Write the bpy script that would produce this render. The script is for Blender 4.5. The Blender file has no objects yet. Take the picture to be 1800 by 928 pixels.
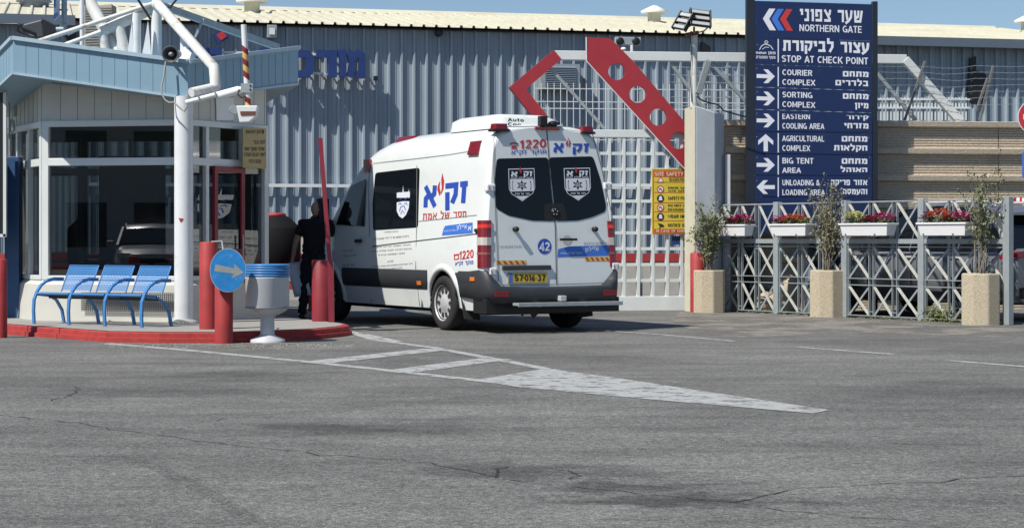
import bpy, bmesh, math, random
from mathutils import Vector, Matrix
R = math.radians
random.seed(7)
SC = bpy.context.scene
COL = SC.collection

# ------------------------------------------------------------------ camera
CAMH, F, HOR = 1.2, 3450.0, 420.0          # eye height, focal length and horizon row measured on the 1800x928 photograph
cam_d = bpy.data.cameras.new('camera')
cam = bpy.data.objects.new('camera', cam_d); COL.objects.link(cam)
cam.location = (0, 0, CAMH); cam.rotation_euler = (R(90), 0, 0)
cam_d.sensor_width = 36; cam_d.lens = F / 1800 * 36
cam_d.shift_y = -(464 - HOR) / 1800
cam_d.clip_start = 0.1; cam_d.clip_end = 2000
SC.camera = cam
# ------------------------------------------------------------------ sky and sun
SUN_AZ = Vector((-0.74, -0.67)).normalized()       # horizontal direction towards the sun
SUN_EL = 52
world = bpy.data.worlds.new("World"); SC.world = world; world.use_nodes = True
wn = world.node_tree; bg = wn.nodes['Background']
sky = wn.nodes.new('ShaderNodeTexSky'); sky.sky_type = 'NISHITA'; sky.sun_disc = False
sky.sun_elevation = R(SUN_EL); sky.sun_rotation = math.atan2(SUN_AZ.x, SUN_AZ.y)
sky.air_density = 1.0; sky.dust_density = 0.2; sky.ozone_density = 2.0
tint = wn.nodes.new('ShaderNodeVectorMath'); tint.operation = 'MULTIPLY'; tint.inputs[1].default_value = (.93, 1.01, 1.14)
wn.links.new(sky.outputs[0], tint.inputs[0]); wn.links.new(tint.outputs[0], bg.inputs[0]); bg.inputs[1].default_value = 0.075
sun_d = bpy.data.lights.new('sun', 'SUN'); sun_d.energy = 5.0; sun_d.angle = R(0.5); sun_d.color = (1, 0.95, 0.87)
sun = bpy.data.objects.new('sun', sun_d); COL.objects.link(sun)
sd = Vector((SUN_AZ.x * math.cos(R(SUN_EL)), SUN_AZ.y * math.cos(R(SUN_EL)), math.sin(R(SUN_EL))))
sun.rotation_euler = sd.to_track_quat('Z', 'Y').to_euler(); sun.location = (-20, -20, 30)
vs = SC.view_settings; vs.view_transform = 'Standard'; vs.look = 'None'; vs.exposure = 0.15; vs.gamma = 1; vs.use_curve_mapping = False
SC.cycles.max_bounces = 6; SC.cycles.transparent_max_bounces = 12; SC.cycles.caustics_reflective = False; SC.cycles.caustics_refractive = False

# ------------------------------------------------------------------ helpers
def at(px, py, D):            # photograph pixel at depth D -> world point
    return Vector(((px - 900) / F * D, D, CAMH - (py - HOR) / F * D))
def gd(px, py, z=0.0):        # photograph pixel lying on a horizontal level z
    D = (CAMH - z) * F / (py - HOR)
    return Vector(((px - 900) / F * D, D, z))
def zat(py, D): return CAMH - (py - HOR) / F * D
def ray_plane(px, py, p0, n):
    d = Vector(((px - 900) / F, 1, -(py - HOR) / F)); o = Vector((0, 0, CAMH))
    t = (Vector(p0) - o).dot(n) / d.dot(n)
    return o + d * t
MT = {}                        # world matrix of every Empty that parents parts
def wm(o):
    while o is not None:
        if o.name in MT: return MT[o.name]
        o = o.parent
    return Matrix.Identity(4)
def props(o, label=None, cat=None, group=None, kind=None):
    if label: o['label'] = label
    if cat: o['category'] = cat
    if group: o['group'] = group
    if kind: o['kind'] = kind
    return o
def thing(name, label, cat, loc=(0, 0, 0), rz=0, group=None):
    o = bpy.data.objects.new(name, None); COL.objects.link(o)
    o.location = loc; o.rotation_euler = (0, 0, rz); o.empty_display_size = 0.3
    MT[o.name] = Matrix.Translation(Vector(loc)) @ Matrix.Rotation(rz, 4, 'Z')
    return props(o, label, cat, group)
def copy_tree(o, parent=None):
    c = o.copy(); COL.objects.link(c); c.parent = parent
    for ch in [x for x in COL.objects if x.parent == o]: copy_tree(ch, c)
    return c

class MB:
    def __init__(s): s.v = []; s.f = []; s.sm = []
    def add(s, vs, fs, smooth=False):
        k = len(s.v); s.v += [Vector(p) for p in vs]
        for f in fs: s.f.append([i + k for i in f]); s.sm.append(smooth)
        return s
    def frame(s, o, X, Y, Z, sx, sy, sz):   # box centred at o
        X, Y, Z = X * sx / 2, Y * sy / 2, Z * sz / 2
        p = [o + a * X + b * Y + c * Z for c in (-1, 1) for a, b in ((-1, -1), (1, -1), (1, 1), (-1, 1))]
        return s.add(p, [(0, 3, 2, 1), (4, 5, 6, 7), (0, 1, 5, 4), (1, 2, 6, 5), (2, 3, 7, 6), (3, 0, 4, 7)])
    def box(s, c, size, rz=0):
        X = Vector((math.cos(rz), math.sin(rz), 0)); Y = Vector((-math.sin(rz), math.cos(rz), 0))
        return s.frame(Vector(c), X, Y, Vector((0, 0, 1)), *size)
    def beam(s, a, b, w, h, up=(0, 0, 1)):
        a, b = Vector(a), Vector(b); Z = (b - a); L = Z.length; Z.normalize(); up = Vector(up)
        if abs(Z.dot(up)) > .98: up = Vector((0, 1, 0))
        X = Z.cross(up).normalized(); Y = X.cross(Z).normalized()
        return s.frame((a + b) / 2, X, Y, Z, w, h, L)
    def ring(s, c, X, Y, r, n): return [c + X * (r * math.cos(2 * math.pi * i / n)) + Y * (r * math.sin(2 * math.pi * i / n)) for i in range(n)]
    def tube(s, a, b, r, n=14, r2=None, caps=True): return s.path([a, b], r, n, caps, r2=r2)
    def path(s, pts, r, n=10, caps=True, closed=False, r2=None):
        pts = [Vector(p) for p in pts]; m = len(pts); k = len(s.v); rr = []
        X = None
        for i, p in enumerate(pts):
            if closed: t = pts[(i + 1) % m] - pts[i - 1]
            elif i == 0: t = pts[1] - p
            elif i == m - 1: t = p - pts[i - 1]
            else: t = (pts[i + 1] - p).normalized() + (p - pts[i - 1]).normalized()
            t.normalize()
            if X is None:
                u = Vector((0, 0, 1)) if abs(t.z) < .9 else Vector((1, 0, 0)); X = t.cross(u).normalized()
            else: X = (X - t * X.dot(t)).normalized()
            Y = t.cross(X)
            ra = r if r2 is None else r + (r2 - r) * i / (m - 1)
            if isinstance(r, (list, tuple)): ra = r[i]
            if 0 < i < m - 1 or closed:
                a1 = (pts[i] - pts[i - 1]).normalized(); c = max(.35, a1.dot(t)); 
            rr += s.ring(p, X, Y, ra, n)
        fs = []
        for i in range(m if closed else m - 1):
            j = (i + 1) % m
            for q in range(n): fs.append((i * n + q, i * n + (q + 1) % n, j * n + (q + 1) % n, j * n + q))
        s.add(rr, fs, True)
        if caps and not closed:
            s.add(rr[:n], [tuple(range(n))[::-1]]); s.add(rr[-n:], [tuple(range(n))])
        return s
    def lathe(s, prof, c=(0, 0, 0), n=28, ax=None, smooth=True, caps=True):    # prof (r,z) along axis
        c = Vector(c); Z = Vector(ax or (0, 0, 1)).normalized()
        u = Vector((1, 0, 0)) if abs(Z.x) < .9 else Vector((0, 1, 0)); X = (u - Z * u.dot(Z)).normalized(); Y = Z.cross(X)
        p = []
        for r, z in prof: p += s.ring(c + Z * z, X, Y, max(r, 1e-5), n)
        fs = []
        for i in range(len(prof) - 1):
            for q in range(n): fs.append((i * n + q, i * n + (q + 1) % n, (i + 1) * n + (q + 1) % n, (i + 1) * n + q))
        s.add(p, fs, smooth)
        if caps and prof[0][0] > 1e-3: s.add(p[:n], [tuple(range(n))[::-1]])
        if caps and prof[-1][0] > 1e-3: s.add(p[-n:], [tuple(range(n))])
        return s
    def prism(s, poly, d):        # polygon of 3D points extruded by vector d
        poly = [Vector(p) for p in poly]; d = Vector(d); n = len(poly)
        return s.add(poly + [p + d for p in poly], [tuple(range(n))[::-1], tuple(range(n, 2 * n))] + [(i, (i + 1) % n, n + (i + 1) % n, n + i) for i in range(n)])
    def loft(s, rings, closed=True, caps=True, smooth=True):
        n = len(rings[0]); p = [q for r in rings for q in r]; fs = []
        for i in range(len(rings) - 1):
            for q in range(n if closed else n - 1):
                fs.append((i * n + q, i * n + (q + 1) % n, (i + 1) * n + (q + 1) % n, (i + 1) * n + q))
        s.add(p, fs, smooth)
        if caps:
            s.add(rings[0], [tuple(range(n))[::-1]]); s.add(rings[-1], [tuple(range(n))])
        return s
    def sphere(s, c, rx, ry=None, rz=None, n=16, m=10):
        ry = ry or rx; rz = rz or rx; c = Vector(c)
        rings = [[c + Vector((rx * math.sin(math.pi * j / m) * math.cos(2 * math.pi * i / n), ry * math.sin(math.pi * j / m) * math.sin(2 * math.pi * i / n), -rz * math.cos(math.pi * j / m))) for i in range(n)] for j in range(1, m)]
        s.loft(rings, caps=False)
        k = len(rings)
        s.add(rings[0] + [c - Vector((0, 0, rz))], [((i + 1) % n, i, n) for i in range(n)], True)
        s.add(rings[-1] + [c + Vector((0, 0, rz))], [(i, (i + 1) % n, n) for i in range(n)], True)
        return s
    def mesh(s, name='mesh', inv=None, merge=False):
        me = bpy.data.meshes.new(name)
        me.from_pydata([tuple(inv @ p) if inv else tuple(p) for p in s.v], [], s.f)
        me.polygons.foreach_set('use_smooth', s.sm)
        if merge:
            b = bmesh.new(); b.from_mesh(me); bmesh.ops.remove_doubles(b, verts=b.verts, dist=1e-4)
            bmesh.ops.recalc_face_normals(b, faces=b.faces); b.to_mesh(me); b.free()
        me.update(); return me
    def build(s, name, mat, parent=None, local=False, bevel=0, merge=False, solid=0):
        inv = None if (local or parent is None) else wm(parent).inverted()
        me = s.mesh(name, inv, merge); me.materials.append(mat)
        o = bpy.data.objects.new(name, me); COL.objects.link(o); o.parent = parent
        if solid:
            q = o.modifiers.new('thickness', 'SOLIDIFY'); q.thickness = solid; q.offset = 0
        if bevel:
            q = o.modifiers.new('edge', 'BEVEL'); q.width = bevel; q.segments = 2; q.limit_method = 'ANGLE'; q.angle_limit = R(40)
            me.polygons.foreach_set('use_smooth', s.sm)
        return o
def pieces(q, name, m, parent=None, **k):      # one object per separate bar, so that each can be told apart
    par = list(range(len(q.v))); 
    def find(a):
        while par[a] != a: par[a] = par[par[a]]; a = par[a]
        return a
    key = {}
    for i, p in enumerate(q.v):
        h = (round(p.x, 4), round(p.y, 4), round(p.z, 4))
        if h in key: par[find(i)] = find(key[h])
        else: key[h] = i
    for f in q.f:
        for a in f[1:]: par[find(a)] = find(f[0])
    grp = {}
    for f, sm in zip(q.f, q.sm): grp.setdefault(find(f[0]), []).append((f, sm))
    out = []
    for fs in grp.values():
        ids = sorted({i for f, _ in fs for i in f}); mp = {a: b for b, a in enumerate(ids)}; r = MB(); r.v = [q.v[i] for i in ids]; r.f = [[mp[i] for i in f] for f, _ in fs]; r.sm = [s for _, s in fs]; out.append(r.build(name, m, parent, **k))
    return out
def cut(o, cutters):             # carve openings out of a solid
    for c in cutters:
        q = o.modifiers.new('b', 'BOOLEAN'); q.object = c; q.solver = 'EXACT'; q.operation = 'DIFFERENCE'
    dg = bpy.context.evaluated_depsgraph_get(); dg.update()
    me = bpy.data.meshes.new_from_object(o.evaluated_get(dg)); o.modifiers.clear(); o.data = me
    for c in cutters: bpy.data.objects.remove(c)
    return o

# ------------------------------------------------------------------ materials
def mat(name, col, rough=.6, metal=0, var=.12, scale=4, bump=0, bscale=40, dirt=0, dirtcol=(.12, .10, .08), spec=.5, coat=0, dscale=1.5, stretch=(1, 1, 1), thr=.55, emit=None):
    m = bpy.data.materials.new(name); m.use_nodes = True; t = m.node_tree; N = t.nodes; L = t.links
    b = N['Principled BSDF']
    b.inputs['Roughness'].default_value = rough; b.inputs['Metallic'].default_value = metal
    b.inputs['Specular IOR Level'].default_value = spec; b.inputs['Coat Weight'].default_value = coat
    if emit: b.inputs['Emission Color'].default_value = (*emit[0], 1); b.inputs['Emission Strength'].default_value = emit[1]
    tc = N.new('ShaderNodeTexCoord'); mp = N.new('ShaderNodeMapping'); mp.inputs['Scale'].default_value = stretch
    L.new(tc.outputs['Object'], mp.inputs[0])
    nz = N.new('ShaderNodeTexNoise'); nz.inputs['Scale'].default_value = scale; nz.inputs['Detail'].default_value = 6; nz.inputs['Roughness'].default_value = .6
    L.new(mp.outputs[0], nz.inputs['Vector'])
    mr = N.new('ShaderNodeMapRange'); mr.inputs[1].default_value = .25; mr.inputs[2].default_value = .75
    mr.inputs[3].default_value = 1 - var; mr.inputs[4].default_value = 1 + var; L.new(nz.outputs[0], mr.inputs[0])
    mul = N.new('ShaderNodeVectorMath'); mul.operation = 'SCALE'; mul.inputs[0].default_value = col; L.new(mr.outputs[0], mul.inputs['Scale'])
    out = mul.outputs[0]
    if dirt:
        n2 = N.new('ShaderNodeTexNoise'); n2.inputs['Scale'].default_value = dscale; n2.inputs['Detail'].default_value = 10; n2.inputs['Roughness'].default_value = .7
        L.new(mp.outputs[0], n2.inputs['Vector'])
        r2 = N.new('ShaderNodeMapRange'); r2.inputs[1].default_value = thr; r2.inputs[2].default_value = thr + .16; r2.inputs[3].default_value = 0; r2.inputs[4].default_value = dirt
        L.new(n2.outputs[0], r2.inputs[0])
        mx = N.new('ShaderNodeMix'); mx.data_type = 'RGBA'; L.new(r2.outputs[0], mx.inputs[0]); L.new(out, mx.inputs[6]); mx.inputs[7].default_value = (*dirtcol, 1)
        out = mx.outputs[2]
    L.new(out, b.inputs['Base Color'])
    if bump:
        n3 = N.new('ShaderNodeTexNoise'); n3.inputs['Scale'].default_value = bscale; n3.inputs['Detail'].default_value = 5; L.new(mp.outputs[0], n3.inputs['Vector'])
        bp = N.new('ShaderNodeBump'); bp.inputs['Strength'].default_value = bump; bp.inputs['Distance'].default_value = .01; L.new(n3.outputs[0], bp.inputs['Height']); L.new(bp.outputs[0], b.inputs['Normal'])
    return m
def glass(name, tint=(.2, .24, .26), rough=.0, ior=1.5, boost=.02):
    m = bpy.data.materials.new(name); m.use_nodes = True; t = m.node_tree; N = t.nodes; L = t.links
    N.remove(N['Principled BSDF']); out = N['Material Output']
    tr = N.new('ShaderNodeBsdfTransparent'); tr.inputs[0].default_value = (*tint, 1)
    gl = N.new('ShaderNodeBsdfGlossy'); gl.inputs['Roughness'].default_value = rough
    fr = N.new('ShaderNodeFresnel'); fr.inputs[0].default_value = ior
    ad = N.new('ShaderNodeMath'); ad.operation = 'ADD'; ad.inputs[1].default_value = boost; L.new(fr.outputs[0], ad.inputs[0])
    mx = N.new('ShaderNodeMixShader'); L.new(ad.outputs[0], mx.inputs[0]); L.new(tr.outputs[0], mx.inputs[1]); L.new(gl.outputs[0], mx.inputs[2])
    L.new(mx.outputs[0], out.inputs[0]); return m
RUST = (.22, .09, .04)
M = dict(
    white=mat('white_paint', (.72, .74, .74), .45, var=.06, dirt=.35, dirtcol=(.35, .32, .28), dscale=3),
    rustwhite=mat('rusty_white_paint', (.70, .70, .66), .5, var=.06, dirt=.9, dirtcol=(.32, .19, .10), dscale=4.5, thr=.53),
    frame=mat('window_frame_white', (.66, .69, .67), .4, var=.05, dirt=.3, dirtcol=(.4, .4, .36), dscale=2),
    van=mat('van_white_paint', (.73, .765, .75), .3, var=.03, coat=.4, dirt=.3, dirtcol=(.4, .36, .3), dscale=1.2),
    vanband=mat('grey_plastic_band', (.035, .038, .042), .5, var=.1),
    plastic=mat('black_plastic', (.012, .012, .013), .55, var=.1),
    seam=mat('dark_seam', (.03, .03, .035), .8),
    rubber=mat('tyre_rubber', (.018, .018, .018), .85, var=.2, bump=.2),
    rim=mat('rim_silver', (.55, .55, .56), .4, metal=.2),
    blkglass=mat('black_window_film', (.005, .007, .010), .05, var=.02, spec=.3),
    red=mat('red_paint', (.36, .035, .035), .6, var=.22, dirt=.6, dirtcol=(.16, .05, .045), dscale=6, thr=.57, bump=.15, bscale=20),
    gatered=mat('gate_red_paint', (.36, .030, .040), .45, var=.08, dirt=.25, dirtcol=(.2, .03, .03)),
    darkred=mat('dark_red_paint', (.22, .02, .035), .45),
    kerbred=mat('kerb_red_paint', (.38, .04, .035), .8, var=.25, scale=9, bump=.4, dirt=.5, dirtcol=(.22, .14, .12), dscale=4, thr=.58),
    lampred=mat('red_lens', (.20, .006, .012), .15, var=.05, coat=.6),
    lampclear=mat('clear_lens', (.55, .50, .45), .15, coat=.6),
    orange=mat('orange_lens', (.75, .2, .03), .3),
    blue=mat('blue_enamel', (.05, .20, .46), .4, var=.08, dirt=.2, dirtcol=(.15, .2, .3), dscale=6),
    signblue=mat('sign_navy', (.008, .021, .085), .35, var=.06, dirt=.10, dirtcol=(.10, .13, .22), dscale=3),
    signwhite=mat('sign_white', (.70, .73, .78), .4, var=.03),
    arrowblue=mat('arrow_blue', (.05, .17, .60), .4),
    arrowred=mat('arrow_red', (.50, .04, .04), .4),
    txtblue=mat('lettering_blue', (.03, .08, .42), .35),
    txtred=mat('lettering_red', (.50, .035, .04), .35),
    txtblack=mat('lettering_black', (.015, .015, .015), .5),
    txtgrey=mat('lettering_grey', (.20, .20, .21), .5),
    yellow=mat('sign_yellow', (.62, .50, .05), .45, dirt=.2, dscale=8),
    oldyellow=mat('faded_yellow_sign', (.42, .32, .13), .55, dirt=.4, dirtcol=(.2, .15, .08), dscale=9),
    plateyellow=mat('plate_yellow', (.58, .40, .04), .35),
    fascia=mat('light_blue_cladding', (.22, .35, .44), .5, var=.04, dirt=.25, dirtcol=(.25, .3, .33), dscale=1.4),
    beige=mat('beige_panel', (.58, .57, .51), .6, var=.05, dirt=.3, dirtcol=(.36, .34, .28), dscale=1.4),
    pillar=mat('painted_concrete', (.52, .56, .58), .7, var=.07, bump=.15, bscale=9, dirt=.4, dirtcol=(.38, .38, .34), dscale=2.5),
    pillaryel=mat('concrete_yellower', (.60, .57, .44), .7, var=.07, bump=.15, bscale=9, dirt=.4, dirtcol=(.38, .36, .28), dscale=2.5),
    galv=mat('galvanised_steel', (.36, .40, .41), .45, metal=.25, var=.14, scale=12, dirt=.3, dirtcol=(.3, .26, .2), dscale=6),
    gatewhite=mat('gate_white_paint', (.66, .70, .69), .4, var=.06, dirt=.3, dirtcol=(.4, .38, .34), dscale=2),
    dark=mat('dark_interior', (.07, .075, .08), .8),
    floorin=mat('interior_grey', (.16, .16, .16), .8),
    black=mat('black_metal', (.012, .013, .015), .4, var=.1),
    planter=mat('washed_aggregate', (.50, .43, .31), .9, var=.45, scale=70, bump=.6, bscale=70, dirt=.55, dirtcol=(.25, .21, .15), dscale=40, thr=.5),
    boxwhite=mat('white_plastic', (.80, .80, .80), .45, var=.03, dirt=.15, dscale=4, dirtcol=(.5, .45, .4)),
    leaf=mat('leaf_green', (.12, .14, .045), .6, var=.5, scale=30),
    dryleaf=mat('dry_leaf', (.20, .19, .10), .8, var=.4, scale=30),
    twig=mat('dry_twig', (.24, .21, .16), .9, var=.3, scale=30),
    soil=mat('soil', (.06, .045, .03), 1),
    stone=mat('boulder_stone', (.42, .36, .26), .9, var=.2, scale=5, bump=1, bscale=14),
    carpaint=mat('car_dark_grey_paint', (.20, .205, .22), .3, var=.03, coat=.8, metal=.4),
    carsilver=mat('car_silver_paint', (.30, .31, .32), .3, var=.03, coat=.6, metal=.4),
    cream=mat('roof_cream_steel', (.60, .58, .45), .55, var=.08, scale=1.2, dirt=.55, dirtcol=(.48, .43, .33), dscale=.9, thr=.5),
    lettering=mat('channel_letter_blue', (.02, .045, .17), .4),
    skin=mat('skin', (.46, .28, .20), .55, var=.08),
    shirt=mat('black_cotton', (.008, .008, .010), .9, var=.2),
    trousers=mat('dark_trousers', (.012, .014, .022), .9, var=.2),
    paper=mat('paper', (.65, .68, .74), .7, var=.03),
    lens=mat('floodlight_lens', (.45, .46, .45), .25, var=.1),
    binwhite=mat('bin_grey_white', (.50, .52, .54), .5, var=.05, dirt=.4, dirtcol=(.34, .32, .3), dscale=5),
    tank=mat('black_polyethylene', (.010, .010, .011), .8, var=.1, spec=.15),
    concrete=mat('plain_concrete', (.40, .39, .36), .85, var=.12, bump=.4, dirt=.4, dirtcol=(.25, .23, .2), dscale=2),
    pave=mat('island_paving', (.30, .29, .27), .9, var=.15, scale=6, bump=.6, dirt=.5, dirtcol=(.18, .17, .15), dscale=2),
)
M['glass'] = glass('booth_glass', (.34, .38, .40), .0, 1.5, .10)
M['carglass'] = glass('car_glass', (.12, .14, .15), .0, 1.5, .03)
for nm, c in dict(white=(.80, .80, .74), pink=(.62, .04, .27), orange=(.75, .26, .10), yellow=(.72, .72, .30), crimson=(.40, .015, .06), mauve=(.35, .08, .32)).items():
    M['fl_' + nm] = mat('petals_' + nm, c, .7, var=.3, scale=40)

# warehouse cladding: blue-grey coated steel, chalky streaks running down
M['clad'] = mat('blue_grey_cladding', (.315, .375, .42), .5, var=.15, scale=1.0, dirt=.35, dirtcol=(.22, .26, .32), dscale=1.3, stretch=(2.5, 2.5, .3), thr=.5)
M['precast'] = mat('ribbed_precast_concrete', (.56, .48, .37), .95, var=.22, scale=22, bump=1, bscale=60, dirt=.4, dirtcol=(.24, .2, .16), dscale=2)
M['brick'] = mat('pale_brick', (.46, .41, .33), .9, var=.1, scale=3)

# ------------------------------------------------------------------ lettering
HEB = {
'א': (.78, [[(.08,1),(.70,0)], [(.70,1),(.66,.62),(.44,.45)], [(.08,0),(.10,.40),(.33,.60)]]),
'ב': (.76, [[(.04,.9),(.56,.9),(.56,.1)], [(0,.1),(.74,.1)]]),
'ג': (.52, [[(.06,.9),(.36,.9),(.36,.35),(.46,0)], [(.36,.38),(.04,.06)]]),
'ד': (.70, [[(0,.9),(.70,.9)], [(.54,.9),(.54,0)]]),
'ה': (.72, [[(0,.9),(.60,.9),(.60,0)], [(.12,.58),(.12,0)]]),
'ו': (.32, [[(0,.9),(.22,.9),(.22,0)]]),
'ז': (.48, [[(0,.9),(.46,.9)], [(.26,.9),(.18,0)]]),
'ח': (.72, [[(0,.9),(.60,.9),(.60,0)], [(.12,.9),(.12,0)]]),
'ט': (.76, [[(.10,1),(.10,.1),(.64,.1),(.64,.9),(.38,.9)]]),
'י': (.32, [[(0,.9),(.22,.9),(.22,.5)]]),
'כ': (.70, [[(.04,.9),(.50,.9),(.60,.75),(.60,.25),(.50,.1),(.04,.1)]]),
'ך': (.66, [[(0,.9),(.54,.9),(.54,-.32)]]),
'ל': (.64, [[(.10,1.34),(.10,.9),(.52,.9),(.52,.50),(.24,0)]]),
'מ': (.78, [[(.06,1),(.24,.62),(.12,0)], [(.20,.70),(.42,.9),(.66,.84),(.66,.1),(.36,.1)]]),
'ם': (.76, [[(.10,.9),(.64,.9),(.64,.1),(.10,.1),(.10,.98)]]),
'נ': (.50, [[(.06,.9),(.36,.9),(.36,.1),(0,.1)]]),
'ן': (.32, [[(0,.9),(.22,.9),(.22,-.32)]]),
'ס': (.74, [[(.02,.9),(.64,.9),(.62,.35),(.36,.08),(.12,.35),(.12,.9)]]),
'ע': (.74, [[(.08,1),(.22,.20)], [(.64,1),(.58,.42),(.36,.14),(.02,-.10)]]),
'פ': (.74, [[(.30,.5),(.12,.5),(.12,.9),(.60,.9),(.60,.1),(.04,.1)]]),
'ף': (.74, [[(.30,.5),(.12,.5),(.12,.9),(.60,.9),(.60,-.32)]]),
'צ': (.74, [[(.08,1),(.64,.18)], [(.04,.1),(.72,.1)], [(.66,1),(.60,.66),(.42,.50)]]),
'ץ': (.66, [[(.08,1),(.26,.45),(.26,-.32)], [(.58,1),(.50,.6),(.30,.45)]]),
'ק': (.74, [[(0,.9),(.66,.9),(.62,.45),(.40,.06)], [(.12,.60),(.12,-.26)]]),
'ר': (.64, [[(0,.9),(.54,.9),(.54,0)]]),
'ש': (.92, [[(.10,1),(.16,.1),(.66,.1),(.82,1)], [(.47,1),(.44,.5),(.16,.36)]]),
'ת': (.80, [[(.04,.9),(.66,.9),(.66,0)], [(.20,.9),(.18,.1),(0,.1)]]),
'"': (.40, [[(.08,1),(.06,.66)], [(.28,1),(.26,.66)]]),
"'": (.2, [[(.1,1),(.08,.66)]]),
'&': (.7, [[(.6,.1),(.2,.75),(.35,.95),(.5,.75),(.1,.3),(.3,.08),(.62,.45)]]),
' ': (.40, []),
}
def ribbon(pts, t):
    L = []; Rr = []; n = len(pts)
    for i, p in enumerate(pts):
        p = Vector(p)
        d1 = (p - Vector(pts[i - 1])).normalized() if i > 0 else None
        d2 = (Vector(pts[i + 1]) - p).normalized() if i < n - 1 else None
        d = d1 if d2 is None else d2 if d1 is None else (d1 + d2)
        if d.length < 1e-3: d = d1
        d = d.normalized(); nn = Vector((-d.y, d.x))
        k = 1.0
        if d1 is not None and d2 is not None: k = 1 / max(.6, nn.dot(Vector((-d1.y, d1.x))))
        L.append(p + nn * t / 2 * k); Rr.append(p - nn * t / 2 * k)
    return L + Rr, [(i, n + i, n + i + 1, i + 1) for i in range(n - 1)]
def heb(text, t=.20):           # Hebrew reads right to left; returns verts (x,y,layer), faces, width
    V = []; Fc = []; x = 0; lay = 0
    for ch in reversed(text):
        w, st = HEB.get(ch, HEB[' '])
        for s in st:
            v, f = ribbon(s, t); k = len(V); lay = (lay + 1) % 5
            V += [(p.x + x + t * .3, p.y, lay) for p in v]; Fc += [[i + k for i in q] for q in f]
        x += w + .12 + t * .15
    return V, Fc, x - .12
def arc_(cx, cy, rx, ry, a0, a1, n=8): return [(cx + rx * math.cos(R(a0 + (a1 - a0) * i / n)), cy + ry * math.sin(R(a0 + (a1 - a0) * i / n))) for i in range(n + 1)]
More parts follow.
